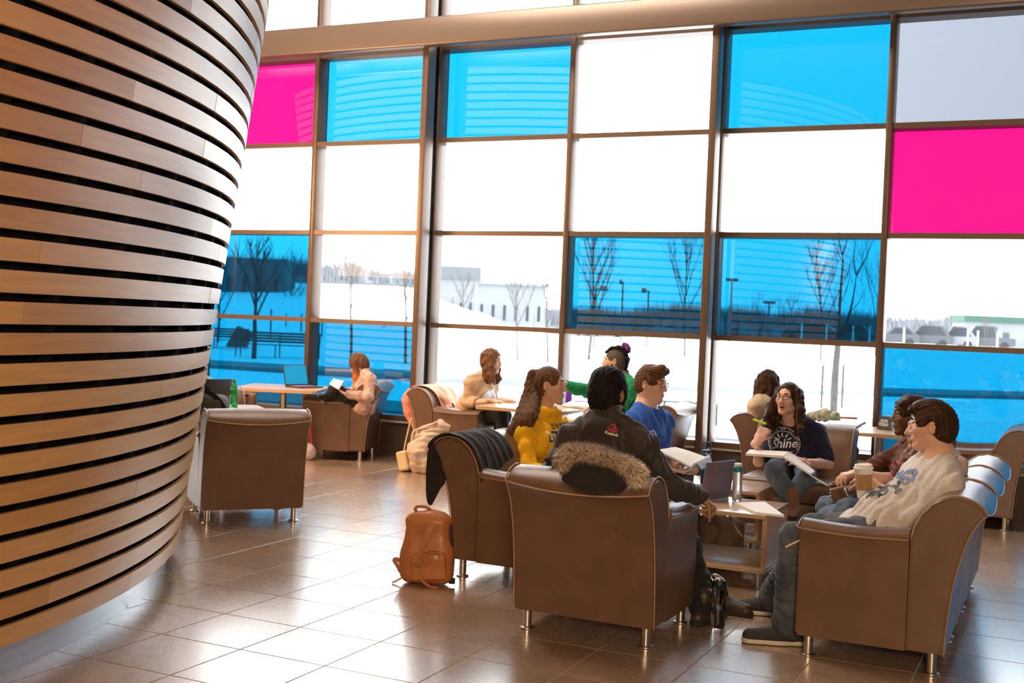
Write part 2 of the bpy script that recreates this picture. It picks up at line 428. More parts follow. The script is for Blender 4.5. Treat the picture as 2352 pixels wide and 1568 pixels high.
# cleared paths: flat strips laid on the snow
for (pts, w) in [([(-60, 30), (-36, 27.5), (-24, 26), (-14, 28), (-6, 33), (4, 42)], 1.3), ([(-50, 19.0), (-22, 17.4), (-8, 17.0), (8, 17.2), (30, 18)], 1.0)]:
    P = smoothcurve([(p[0], p[1], -.02) for p in pts], 8); bm = bmesh.new(); prev = None
    for a, b in zip(P, P[1:] + [P[-1] * 2 - P[-2]]):
        t = (b - a).normalized(); s = Vector((-t.y, t.x, 0)) * w
        cur = [bm.verts.new(a + s + Vector((0, 0, zz))) for zz in (0.02, -.2)] + [bm.verts.new(a - s + Vector((0, 0, zz))) for zz in (-.2, 0.02)]
        if prev:
            for q in range(4): bm.faces.new((prev[q], prev[(q + 1) % 4], cur[(q + 1) % 4], cur[q]))
        prev = cur
    bmesh.ops.recalc_face_normals(bm, faces=bm.faces)
    o = obj('path', bm, M['path']); o['kind'] = 'structure'

def tree(base, h, seed, trunk=.045, fork=.35, spread=.5, n1=9, label='', lean=0.0, twist=1.0, group='bare young trees outside'):
    """young bare tree: trunk, limbs and a brush of twigs"""
    rg = random.Random(seed); base = Vector(base)
    t = empty('bare_tree', base, 0, label, 'tree')
    def walk(p, d, L, r0, r1, k, wob):
        pts, rs = [p.copy()], [r0]
        for i in range(k):
            d = (d + Vector((rg.uniform(-1, 1), rg.uniform(-1, 1), rg.uniform(-.2, .6))) * wob).normalized()
            p = p + d * (L / k); pts.append(p.copy()); rs.append(r0 + (r1 - r0) * (i + 1) / k)
        return pts, rs
    bm = bmesh.new()
    P, Rr = walk(Vector((0, 0, -.05)), Vector((lean, 0, 1)).normalized(), h * fork, trunk, trunk * .8, 5, .05)
    add_tube(bm, P, Rr, 7)
    P2, R2 = walk(P[-1], Vector((lean, 0, 1)).normalized(), h * (1 - fork), trunk * .75, .004, 8, .07)
    add_tube(bm, P2, R2, 6); obj('trunk', bm, M['bark'], t, smooth=True)
    bl = bmesh.new(); bt = bmesh.new()
    for i in range(n1):
        f = (i + .3) / n1; idx = f * 6; s = P2[int(idx)].lerp(P2[int(idx) + 1], idx % 1)
        a = i * 2.4 + rg.uniform(-.4, .4); out = Vector((math.cos(a), math.sin(a), 0)) * spread
        L = h * (1 - fork) * (1 - f * .75) * rg.uniform(.65, .95)
        Q, QR = walk(s, (out + Vector((0, 0, 1))).normalized(), L, trunk * .5 * (1 - f * .5), .006, 6, .10)
        add_tube(bl, Q, QR, 5)
        for k in range(int(11 * twist)):
            ff = rg.uniform(.2, .95) * 5.9; s2 = Q[int(ff)].lerp(Q[int(ff) + 1], ff % 1)
            dd = (out.normalized() * rg.uniform(-.3, 1) * .5 + Vector((rg.uniform(-.5, .5), rg.uniform(-.5, .5), .9))).normalized()
            W, WR = walk(s2, dd, L * rg.uniform(.2, .5), trunk * .14 + .003, .0035, 3, .12)
            add_tube(bt, W, WR, 3, caps=False)
    obj('limbs', bl, M['bark'], t, smooth=True); o = obj('twigs', bt, M['bark'], t); o['kind'] = 'stuff'
    return t
TREES = [  # px of the base, py of the base, py of the top, trunk radius, spread, limbs, fork, label
    (583, 823, 528, .085, .55, 12, .30, 'bare bushy tree behind the bench in the leftmost blue panes'),
    (500, 800, 560, .06, .6, 9, .25, 'bare tree at the edge of the plank wall, left of the tilted slab'),
    (806, 836, 548, .05, .42, 7, .42, 'slender forked bare tree rising in the clear pane left of the first deep post'),
    (931, 838, 610, .055, .30, 6, .42, 'thin small bare tree just left of the first deep post'),
    (1188, 828, 620, .045, .45, 7, .35, 'small Y-forked bare tree right of the pale building'),
    (1258, 832, 575, .05, .30, 9, .32, 'bare tree with crooked trunk close left of the third mullion'),
    (1352, 828, 500, .085, .50, 12, .25, 'large bare tree close right of the third mullion'),
    (1572, 824, 500, .07, .42, 11, .28, 'bare fan shaped tree left of the second deep post'),
    (1884, 842, 540, .06, .50, 12, .28, 'bare bushy tree behind the near forked tree'),
    (1740, 800, 655, .03, .55, 7, .25, 'small far bare tree beside the tall lamp post'),
    (1808, 812, 660, .05, .55, 10, .20, 'low bushy bare tree in the middle of the right blue pane'),
    (2172, 838, 660, .03, .22, 6, .35, 'left one of two thin saplings in front of the parked cars'),
    (2257, 838, 690, .03, .30, 7, .35, 'right one of two thin saplings, in front of the low building'),
    (1060, 800, 610, .05, .65, 9, .35, 'wide low bare tree before the pale building'),
    (660, 770, 560, .08, .6, 10, .2, 'bare tree in front of the dark building'),
    (860, 745, 590, .07, .6, 9, .2, 'bare tree on the snowy rise, left one'),
    (905, 748, 610, .06, .6, 8, .2, 'bare tree on the snowy rise, right one'),
    (2010, 840, 560, .05, .45, 9, .3, 'bare tree just left of the rightmost mullion'),
]
for k, (px, py, pt, tr, sp, nl, fk, lb) in enumerate(TREES):
    b = ground(px, py); d = (b - EYE).dot(CF)
    h = (py - pt) / FPX * d
    tree(b, h, 40 + k, tr, fk, sp, nl, lb)
# the near young tree: straight pale trunk forking twice, seen right of the second deep post
b = ground(1913, 985); d = (b - EYE).dot(CF)
t = empty('bare_tree', b, 0, 'nearest young tree, pale trunk forking above the lowest transom, behind the woman in navy', 'tree')
def W3(px, py, dd=0): return at(px, py, d + dd) - b
bm = bmesh.new()
add_tube(bm, smoothcurve([W3(1913, 990), W3(1917, 880), W3(1921, 830), W3(1926, 775)], 4), [.07 - .0014 * i for i in range(13)], 8)
obj('trunk', bm, M['bark'], t, smooth=True)
bm = bmesh.new()
for P, r0 in [([(1926, 775), (1929, 700), (1933, 640), (1936, 600), (1935, 585)], .032), ([(1928, 780), (1945, 740), (1958, 690), (1967, 632)], .034),
              ([(1935, 585), (1928, 555), (1926, 520), (1929, 470)], .014), ([(1935, 585), (1944, 555), (1947, 500), (1950, 440)], .015),
              ([(1967, 632), (1961, 600), (1964, 560), (1970, 530)], .014), ([(1967, 632), (1985, 600), (1998, 570), (2006, 550)], .016),
              ([(1927, 770), (1960, 757), (2000, 745)], .014), ([(1929, 735), (1912, 690), (1903, 655)], .010), ([(1935, 600), (1920, 570), (1912, 545)], .008),
              ([(1950, 720), (1975, 690), (1990, 650)], .009), ([(1929, 700), (1946, 660), (1952, 620)], .008)]:
    Q = smoothcurve([W3(*p) for p in P], 4); add_tube(bm, Q, [r0 * (1 - .8 * i / (len(Q) - 1)) for i in range(len(Q))], 5)
obj('limbs', bm, M['bark'], t, smooth=True)
bm = bmesh.new(); rg = random.Random(3)
for k in range(150):
    s = rg.choice([(1935, 585), (1940, 520), (1930, 540), (1967, 600), (1990, 590), (1905, 650), (1950, 640), (1985, 700), (1948, 470), (1998, 570)])
    p = W3(s[0] + rg.uniform(-14, 14), s[1] + rg.uniform(-50, 60), rg.uniform(-.4, .4)); q = p + Vector((rg.uniform(-.12, .12), rg.uniform(-.12, .12), rg.uniform(.1, .3)))
    add_tube(bm, [p, q], [.004, .002], 3, caps=False)
obj('twigs', bm, M['bark'], t)['kind'] = 'stuff'
for k, (px, lb) in enumerate([(1886, 'left stake beside the nearest young tree'), (1933, 'right stake beside the nearest young tree')]):
    q = ground(px, 985 - 45); dd = (q - EYE).dot(CF)
    tube('tree_stake', [q, q + Vector((0, 0, (940 - 838) / FPX * dd))], .028, M['bark'], n=8); tag(bpy.context.scene.objects[-1] if False else C.objects[-1], lb, 'stake')

# benches
def bench(base, yaw, L, m, label, back=True):
    t = empty('park_bench', base, yaw, label, 'bench')
    for k in range(3): box('seat_slat', -L / 2, L / 2, -.05 + k * .15, .08 + k * .15, .43, .455, m, t)
    for k in range(4 if back else 0): box('back_slat', -L / 2, L / 2, .42 + k * .012, .445 + k * .012, .52 + k * .095, .59 + k * .095, m, t)
    for s in (-1, 0, 1):
        x = s * (L / 2 - .04)
        P = [(x, .44, 0), (x, .42, .45)] + ([(x, .47, .88)] if back else [])
        tube('rear_leg', P, .022, m, t)
        tube('front_leg', [(x, -.04, 0), (x, -.02, .42)], .022, m, t)
        if s: tube('armrest', smoothcurve([(x, -.02, .42), (x, -.05, .58), (x, .02, .66), (x, .25, .66), (x, .45, .62)], 4), .018, m, t)
    return t
p = ground(632, 822); bench(p, 0.30, 2.9, M['bench'], 'dark slatted park bench right of the tilted slab in the blue panes')
p = ground(492, 806); bench(p, 0.45, 2.4, M['bench'], 'dark park bench left of the tilted slab, at the edge of the plank wall')
p = ground(1410, 842); bench(p, 0.35, 2.4, M['bench_hazed'], 'grey backless park bench in the snow left of the man with the mohawk', False)
p = ground(1512, 985); bench(p, 0.12, 1.75, M['bench_hazed'], 'nearest grey park bench, backless, behind the boy in blue and the deep post', False)
# tilted dark slab sculpture
b = ground(548, 806)
bm = bmesh.new(); add_box(bm, -.32, .32, -.25, .25, -.1, .80, .02, 1, Matrix.Rotation(YAW, 4, 'Z') @ Matrix.Rotation(math.radians(27), 4, 'Y'))
o = obj('slab_sculpture', bm, M['dark_bldg']); o.location = b + Vector((-.15, 0, .12)); tag(o, 'dark slab shaped sculpture leaning in the snow between two benches', 'sculpture')
# lamp posts
def lamp_post(px, pbase, ptop, arm, label, dd=None):
    d = dd or (ground(px, pbase) - EYE).dot(CF); b = at(px, pbase, d); h = (pbase - ptop) / FPX * d + b.z + .1; b.z = -.1
    t = empty('lamp_post', b, YAW, label, 'lamp post'); w = 2.6 / FPX * d
    tube('pole', [(0, 0, 0), (0, 0, h)], [w, w * .75], M['post'], t)
    L = arm / FPX * d
    if L:
        tube('arm', [(0, 0, h - w), (L * .45, 0, h)], w * .6, M['post'], t)
        box('lamp_head', min(L * .4, L), max(L * .4, L), -w * 3, w * 3, h - w * 2, h + w * 2, M['post'], t, bev=w * .5)
    else:
        box('lamp_head', -w * 5, w * 5, -w * 3, w * 3, h - w, h + w * 1.5, M['post'], t, bev=w * .5)
lamp_post(1363, 802, 661, 26, 'lamp post with its head to the right, right of the third mullion')
lamp_post(1426, 770, 647, -8, 'tall thin far lamp post between the two nearer lamp posts', 90)
lamp_post(1484, 806, 667, -16, 'lamp post with its head to the left, in the middle blue pane')
lamp_post(1676, 765, 643, 0, 'tall lamp post just right of the second deep post', 80)
lamp_post(1764, 760, 695, 0, 'small far lamp post in the right blue pane', 110)
# thin markers in the snow
for k, (px, py, hh) in enumerate([(620, 800, 90), (655, 790, 70), (690, 795, 75), (738, 800, 60), (770, 790, 52), (1036, 790, 110), (1120, 790, 60), (1225, 782, 60), (850, 795, 60), (880, 798, 60)]):
    b = ground(px, py); d = (b - EYE).dot(CF)
    tube('thin_post', [b, b + Vector((0, 0, hh / FPX * d))], .035, M['post'], n=8)
    ORD = ['leftmost', 'second', 'third', 'fourth', 'fifth', 'sixth', 'seventh', 'eighth', 'ninth', 'rightmost']; od = ORD[sorted([620, 655, 690, 738, 770, 1036, 1120, 1225, 850, 880]).index(px)]
    tag(C.objects[-1], ('%s of the ten thin dark posts standing in the snowy park' if od[-4:] == 'most' else '%s from the left of the thin dark posts standing in the snowy park') % od, 'post', 'thin posts in the snowy park')
for k, px in enumerate([1840, 1897, 1958, 1996, 2075, 2222, 2245, 2290]):
    d = 94; b = at(px, 796, d); b.z = groundz(b.x, b.y)
    tube('white_post', [b, b + Vector((0, 0, 44 / FPX * d))], .06, M['sillwhite'], n=8)
    od = ['leftmost', 'second', 'third', 'fourth', 'fifth', 'sixth', 'seventh', 'rightmost'][k]
    tag(C.objects[-1], ('%s of the white marker posts along the parking lot' if od[-4:] == 'most' else '%s from the left of the white marker posts along the parking lot') % od, 'post', 'white posts along the parking lot')
# people walking far away, two small figures in the snow
M['coat'] = mat('dark_coat', (.08, .09, .11), .8)
for px, lb in ((897, 'left one of two small walkers in dark coats far out in the snow'), (910, 'right one of two small walkers in dark coats far out in the snow')):
    b = ground(px, 752); d = (b - EYE).dot(CF)
    bm = bmesh.new()
    for s in (-1, 1): add_tube(bm, [(s * .06, -.12 * s, .02), (s * .08, -.02 * s, .45), (s * .09, 0, .85)], [.05, .07, .1], 8)
    add_lathe(bm, [(.10, .8), (.19, .85), (.17, 1.05), (.22, 1.38), (.12, 1.46), (.06, 1.5), (.07, 1.54), (.105, 1.62), (.10, 1.70), (.05, 1.76)], 12)
    for s in (-1, 1): add_tube(bm, [(s * .22, 0, 1.36), (s * .27, .03, 1.1), (s * .25, -.06, .85)], [.06, .05, .035], 8)
    o = obj('person', bm, M['coat'], smooth=True); o.location = b; tag(o, lb, 'person')

# buildings and brush along the horizon
def building(px0, px1, ytop, ybase, depth, z0, m, name, label, roof=None, roofh=0.0, nwin=0, wm=None, wy=(.3, .6)):
    a = at(px0, ybase, depth); b = at(px1, ybase, depth); L = (Vector((b.x, b.y, 0)) - Vector((a.x, a.y, 0)))
    zt = at((px0 + px1) / 2, ytop, depth).z
    t = empty(name, (a.x, a.y, z0), math.atan2(L.y, L.x), label, 'building'); W = L.length; H = zt - z0
    box('wall', 0, W, 0, 4, 0, H, m, t)
    if roof: box('roof', -.3, W + .3, -.3, 4.3, H, H + roofh, roof, t)
    for k in range(nwin):
        xx = W * (k + .35) / nwin; ww = W / nwin * .22
        f = box('window', xx, xx + ww, -.06, .05, H * wy[0], H * wy[1], wm or M['carglass'], t)
    return t
building(470, 652, 592, 700, 84, 0.0, M['dark_bldg'], 'dark_building', 'long dark flat-roofed building seen through the leftmost blue pane', nwin=5, wy=(.5, .75))
building(1004, 1090, 640, 760, 95, 0.0, M['grey_bldg'], 'pale_building', 'pale building with grey roof band in the clear pane right of the first deep post', M['grey_roof'], 1.0, 4)
building(1092, 1250, 655, 760, 120, 0.0, M['grey_bldg'], 'pale_building', 'longer pale building further back, right of the one with the grey roof band', M['grey_bldg'], .3, 6)
building(740, 945, 660, 700, 128, 2.0, M['grey_bldg'], 'pale_building', 'low pale building along the top of the snowy rise', M['grey_roof'], .5, 8)
building(2216, 2600, 746, 800, 128, .7, M['grey_bldg'], 'site_building', 'low white building with green roof edge at the right edge', M['green_roof'], .7, 6, wy=(.30, .62))
# distant treeline, uncountable brush
bm = bmesh.new(); rg = random.Random(8)
for k in range(4200):
    x = rg.uniform(440, 2420)
    zb = 150 + rg.random() * 40
    top = 8 + 26 * (0.5 + 0.5 * noise.noise(Vector((x * .012, 3.1, 0)))) * (1.6 if x < 980 else 1.0) + rg.random() * 16
    base = at(x, 770 + (x - 1700) * .03, zb); base.z = groundz(base.x, base.y) - .2
    h = max(1.2, (top + 26) / FPX * zb * .85); w = rg.uniform(.4, 1.1)
    w *= 1.5; ph = rg.random() * 2; h *= rg.uniform(.75, 1.25); hf = h; h *= .62
    rings_ = [[bm.verts.new(base + Vector((w * f * math.cos(ph + q * 1.571) + rg.uniform(-.2, .2), w * f * math.sin(ph + q * 1.571), h * zz * rg.uniform(.9, 1.1)))) for q in range(4)] for (f, zz) in ((.5, 0), (1, .55), (.55, .9))]
    for P_, Q_ in zip(rings_, rings_[1:]):
        for q in range(4): bm.faces.new((P_[q], P_[(q + 1) % 4], Q_[(q + 1) % 4], Q_[q]))
    bm.faces.new(rings_[-1])
    for q in range(12):
        c = base + Vector((rg.uniform(-w, w), rg.uniform(-w, w), hf * .25)); tp = c + Vector((rg.uniform(-.8, .8), 0, hf * rg.uniform(.6, 1.15)))
        s_ = Vector(CR) * rg.uniform(.05, .12); bm.faces.new((bm.verts.new(c - s_), bm.verts.new(c + s_), bm.verts.new(tp)))
o = obj('distant_treeline', bm, M['far']); tag(o, 'distant line of leafless trees along the horizon', 'trees', kind='stuff')

# parked vehicles
def car(px, py, L, hgt, yaw, m, label, name='car', truck=False):
    b = at(px, 794, 100); b.z = groundz(b.x, b.y) + .02
    t = empty(name, b, yaw, label, name)
    h = L / 2
    prof = [(-h, .35), (-h + .02, .75), (-h + .25, .88), (-h + 1.15, .98), (-h + 1.75, hgt - .03), (-.1, hgt), (h - 1.5 if truck else h - .9, hgt - .05),
            (h - 1.3 if truck else h - .25, 1.02), (h - .02, .98), (h, .4), (h - .3, .3), (-h + .3, .3)]
    bm = bmesh.new(); add_prism(bm, prof, -.88, .88, 'Y')
    bmesh.ops.bevel(bm, geom=list(bm.edges), offset=.05, segments=2, affect='EDGES')
    obj('body', bm, m, t, autosmooth=40)
    bm = bmesh.new(); add_prism(bm, [(-h + 1.35, 1.0), (-h + 1.85, hgt - .12), (-.15, hgt - .09), (h - 1.75 if truck else h - 1.05, hgt - .14), (h - 1.6 if truck else h - .6, 1.02)], -.90, .90, 'Y')
    obj('side_window', bm, M['carglass'], t)
    for sx in (-h + .8, h - .85):
        for s in (-1, 1):
            lathe('wheel', [(.16, -.11), (.33, -.11), (.345, -.05), (.345, .05), (.33, .11), (.16, .11)], M['rubber'], t, 18, Matrix.Translation((sx, s * .80, .34)) @ Matrix.Rotation(PI / 2, 4, 'X'))
car(2058, 806, 3.9, 1.6, .1, M['car'], 'grey hatchback, leftmost of the parked vehicles in the rightmost clear pane', 'car')
car(2126, 806, 4.4, 1.85, .1, M['car'], 'dark sport utility car between the hatchback and the pale van', 'car')
car(2190, 805, 3.9, 1.9, .1, M['car2'], 'pale van parked between the dark cars and the truck', 'van')
car(2258, 808, 5.0, 2.0, .1, M['car'], 'dark pickup truck parked before the low green edged building', 'truck', True)
car(1946, 806, 4.2, 1.7, .1, M['car'], 'dark car behind the nearest young tree, tinted by the blue pane', 'car')
car(1860, 802, 4.6, 1.6, .1, M['car'], 'dark car at the left end of the parking lot, tinted by the blue pane', 'car')
# ================================================================== furniture
BACK = [(.490, .10), (.490, .45), (.492, .60), (.508, .66), (.535, .715), (.575, .765), (.625, .797), (.680, .810), (.735, .800), (.780, .778), (.803, .752), (.806, .740),
        (.795, .733), (.768, .700), (.738, .645), (.712, .570), (.690, .480), (.672, .380), (.660, .260), (.652, .160), (.650, .10)]
CW = 0.36            # half width
def chair_back():
    """rolled leather back: the profile swept across the width, ends rounded, the rear welt dipping in the middle"""
    bm = bmesh.new(); ns = 15; rings = []
    cen = Vector((0, .60, .45))
    for i in range(ns):
        s = -1 + 2 * i / (ns - 1)
        s = math.copysign(1 - (1 - abs(s)) ** 1.35, s) if s else 0
        k = 1 - .018 * max(0, (abs(s) - .93) / .07) ** 2
        ring = []
        for (u, z) in BACK:
            w = max(0, min(1, (u - .70) / .1)) * max(0, min(1, (z - .62) / .12))
            zz = z - .030 * w * (1 - s * s) + .006 * (1 - s * s) * max(0, (z - .7) / .1)
            uu = u + .012 * max(0, min(1, (z - .2) / .5)) * (1 - s * s) * (1 if u > .64 else -.6)
            ring.append(bm.verts.new((s * CW, .60 + (uu - .60) * k, .45 + (zz - .45) * k)))
        rings.append(ring)
    n = len(BACK)
    for A, B in zip(rings, rings[1:]):
        for j in range(n): bm.faces.new((A[j], A[(j + 1) % n], B[(j + 1) % n], B[j]))
    bm.faces.new(rings[0][::-1]); bm.faces.new(rings[-1])
    bmesh.ops.recalc_face_normals(bm, faces=bm.faces)
    es = [e for e in bm.edges if all(abs(abs(v.co.x) - CW) < 1e-4 for v in e.verts)]
    bmesh.ops.bevel(bm, geom=es, offset=.009, segments=2, affect='EDGES')
    return bm
def back_piping():
    bm = bmesh.new()
    for s in (-1, 1):
        add_tube(bm, smoothcurve([(s * (CW - .002), u, z + (.003 if .5 < u < .8 else 0)) for (u, z) in BACK[2:12]], 3), .0038, 5)
        add_tube(bm, smoothcurve([(s * (CW - .002), u + .002, z) for (u, z) in BACK[12:]], 3), .0032, 5)
    P = []
    for i in range(15):
        s = -1 + i / 7
        P.append((s * (CW - .003), .806 + .012 * (1 - s * s), .741 - .030 * (1 - s * s)))
    add_tube(bm, P, .0042, 5)
    bmesh.ops.recalc_face_normals(bm, faces=bm.faces)
    return bm
def arm_mesh(s):
    """upholstered arm slab with rolled, slightly flaring top; s = side"""
    bm = bmesh.new(); prof = [(.215, .10), (.215, .52), (.212, .575), (.225, .612), (.255, .634), (.300, .640), (.345, .634), (.372, .616), (.376, .604), (.366, .585), (.360, .50), (.358, .10)]
    rings = []
    for i in range(9):
        t = i / 8; y = .0 + .489 * t
        sag = -.014 * math.sin(PI * t) + .004 * t
        rings.append([bm.verts.new((s * x, y, z + (sag if z > .5 else 0))) for (x, z) in prof])
    n = len(prof)
    for A, B in zip(rings, rings[1:]):
        for j in range(n): bm.faces.new((A[j], A[(j + 1) % n], B[(j + 1) % n], B[j]))
    bm.faces.new(rings[0][::-1]); bm.faces.new(rings[-1]); bmesh.ops.recalc_face_normals(bm, faces=bm.faces)
    es = [e for e in bm.edges if all(v.co.y < 1e-4 for v in e.verts)]
    bmesh.ops.bevel(bm, geom=es, offset=.010, segments=2, affect='EDGES')
    bp = bmesh.new()
    add_tube(bp, smoothcurve([(s * .3725, .488, .598), (s * .374, .25, .589), (s * .373, .010, .600), (s * .36, .000, .618), (s * .30, -.001, .634), (s * .235, .000, .615), (s * .216, .004, .590)], 5), .0038, 5)
    bmesh.ops.recalc_face_normals(bp, faces=bp.faces)
    return bm, bp
def seat_mesh(arms):
    bm = bmesh.new()
    xl, xr = (-.213 if -1 in arms else -.357), (.213 if 1 in arms else .357)
    add_box(bm, xl, xr, .012, .488, .10, .285, .012, 2)
    vs = add_box(bm, xl + .003, xr - .003, -.012, .487, .290, .445, .030, 3)
    for v in vs:
        if v.is_valid and v.co.z > .43:
            v.co.z += .012 * max(0, 1 - ((v.co.x - (xl + xr) / 2) / (xr - xl) * 2) ** 2)
    return bm
def make_chair(loc, rz, arms, label, group=None):
    """faces local -y ... loc is the middle of the front edge on the floor"""
    t = empty('lounge_chair', loc, rz, label, 'chair', group)
    obj('seat', seat_mesh(arms), M['leather'], t, autosmooth=45)
    b = obj('backrest', chair_back(), M['leather'], t, autosmooth=45)
    p = obj('piping', back_piping(), M['piping'], b, smooth=True)
    for s in arms:
        a, q = arm_mesh(s)
        ao = obj('armrest', a, M['leather'], t, autosmooth=45); obj('piping', q, M['piping'], ao, smooth=True)
    for sx in (-1, 1):
        for y in (.055, .600):
            lg = lathe('leg', [(.021, .0125), (.021, .101)], M['steel'], t, 18, Matrix.Translation((sx * .305, y, 0)))
            lathe('foot_disc', [(.033, 0.0), (.036, .003), (.036, .009), (.030, .0125)], M['steel'], lg, 20, Matrix.Translation((sx * .305, y, 0)))
    return t
# local -y is the sitter's front; rz turns it: facing +Y = PI, facing +X = PI/2, facing -X = -PI/2
CA = make_chair((-2.03, 5.845, 0), PI, (-1, 1), 'front lounge chair seen from behind with a fur trimmed coat over it')
CB1 = make_chair((-1.09, 5.86, 0), -PI / 2, (1,), 'nearest lounge chair on the right, side on, under the boy in the white tee')
CB2 = make_chair((-1.09, 6.595, 0), -PI / 2, (), 'middle lounge chair of the right row, under the woman with the scarf')
CB3 = make_chair((-1.09, 7.33, 0), -PI / 2, (-1,), 'far lounge chair of the right row, under the woman in brown')
CC1 = make_chair((-2.54, 6.40, 0), PI / 2, (-1,), 'empty lounge chair left of the group with a black jacket draped over it')
CC2 = make_chair((-2.54, 7.13, 0), PI / 2, (), 'lounge chair of the left row under the woman in the yellow hoodie')
CC3 = make_chair((-2.54, 7.86, 0), PI / 2, (1,), 'lounge chair of the left row under the boy in the blue tee')
CD = make_chair((-1.775, 8.44, 0), 0, (), 'armless lounge chair facing us, under the woman in the navy tee')
CE = make_chair((-5.38 - .752 * .33, 6.92 + .66 * .33, 0), math.atan2(.66, -.752) + PI / 2, (-1, 1), 'empty lounge chair at the left seen from behind, next to the plank wall')
CFc = make_chair((-6.81 - .94 * .33 - .06, 10.43 - .345 * .33, 0), math.atan2(-.345, -.94) + PI / 2, (-1, 1), 'lounge chair by the blue panes under the red haired reader')
CG = make_chair((-5.05, 10.36, 0), PI / 2, (-1, 1), 'lounge chair at the window with a pink jacket over its back')
CK = make_chair((-3.90, 10.36, 0), -PI / 2, (-1, 1), 'lounge chair at the window under the man in the green hoodie')
CH_ = make_chair((-1.755, 10.13, 0), PI / 2, (-1, 1), 'lounge chair under the woman in the beige top, left of the table with the sign')
CR_ = make_chair((-.995, 10.43, 0), -PI / 2, (-1, 1), 'lounge chair at the right edge before the blue pane')
CL_ = make_chair((-7.75, 10.05, 0), math.radians(22 + 90 + 8), (-1, 1), 'lounge chair facing us behind the laptop table at the far left')

def coffee_table(x1, y0, label, w=.92, d=.72):
    t = empty('coffee_table', (x1, y0, 0), 0, label, 'table')
    box('tabletop', -w, 0, 0, d, .415, .440, M['woodtop'], t, bev=.002)
    box('shelf', -w, 0, 0, d, .100, .128, M['woodtop'], t, bev=.002)
    for x in (-w + .002, -.030): box('side_panel', x, x + .028, .05, d - .002, .1285, .4145, M['wood'], t)
    for sx in (-w + .09, -.045 - .0):
        for y in (.07, d - .08):
            lg = lathe('leg', [(.021, .0125), (.021, .0995)], M['steel'], t, 16, Matrix.Translation((sx, y, 0)))
            lathe('foot_disc', [(.033, 0), (.036, .003), (.036, .009), (.030, .0125)], M['steel'], lg, 18, Matrix.Translation((sx, y, 0)))
    return t
coffee_table(-1.53, 6.75, 'low oak coffee table in the middle of the group with laptop and notebook', .72, .60)
coffee_table(-1.80, 7.70, 'second low coffee table behind the first, in front of the boy in blue', .60, .55)
def cafe_table(cx, cy, rz, w, d, label, z=.72):
    t = empty('cafe_table', (cx, cy, 0), rz, label, 'table')
    bm = bmesh.new(); r = .05; poly = []
    for (sx, sy, a0) in ((1, 1, 0), (-1, 1, PI / 2), (-1, -1, PI), (1, -1, 1.5 * PI)):
        for k in range(6):
            a = a0 + k * PI / 10; poly.append((sx * (w / 2 - r) + r * math.cos(a), sy * (d / 2 - r) + r * math.sin(a)))
    add_prism(bm, poly, z - .03, z, 'Z'); obj('tabletop', bm, M['wood'], t)
    lathe('post', [(.035, .018), (.035, z - .03)], M['steel'], t, 18)
    lathe('base', [(.22, 0), (.225, .006), (.21, .013), (.04, .018)], M['steel'], t, 30)
    return t
T1 = cafe_table(-7.30 - .02, 10.00, math.radians(22), .86, .86, 'table with the open laptop before the blue panes')
T2 = cafe_table(-6.02, 7.42, math.radians(48.8), .68, .68, 'table behind the empty chair, with the green soda bottle')
T3 = cafe_table(-4.42, 9.92, 0, .86, .84, 'table at the window between the woman in the blazer and the man in green')
T5 = cafe_table(-1.38, 10.10, 0, .80, .72, 'table at the window with the black tent sign')
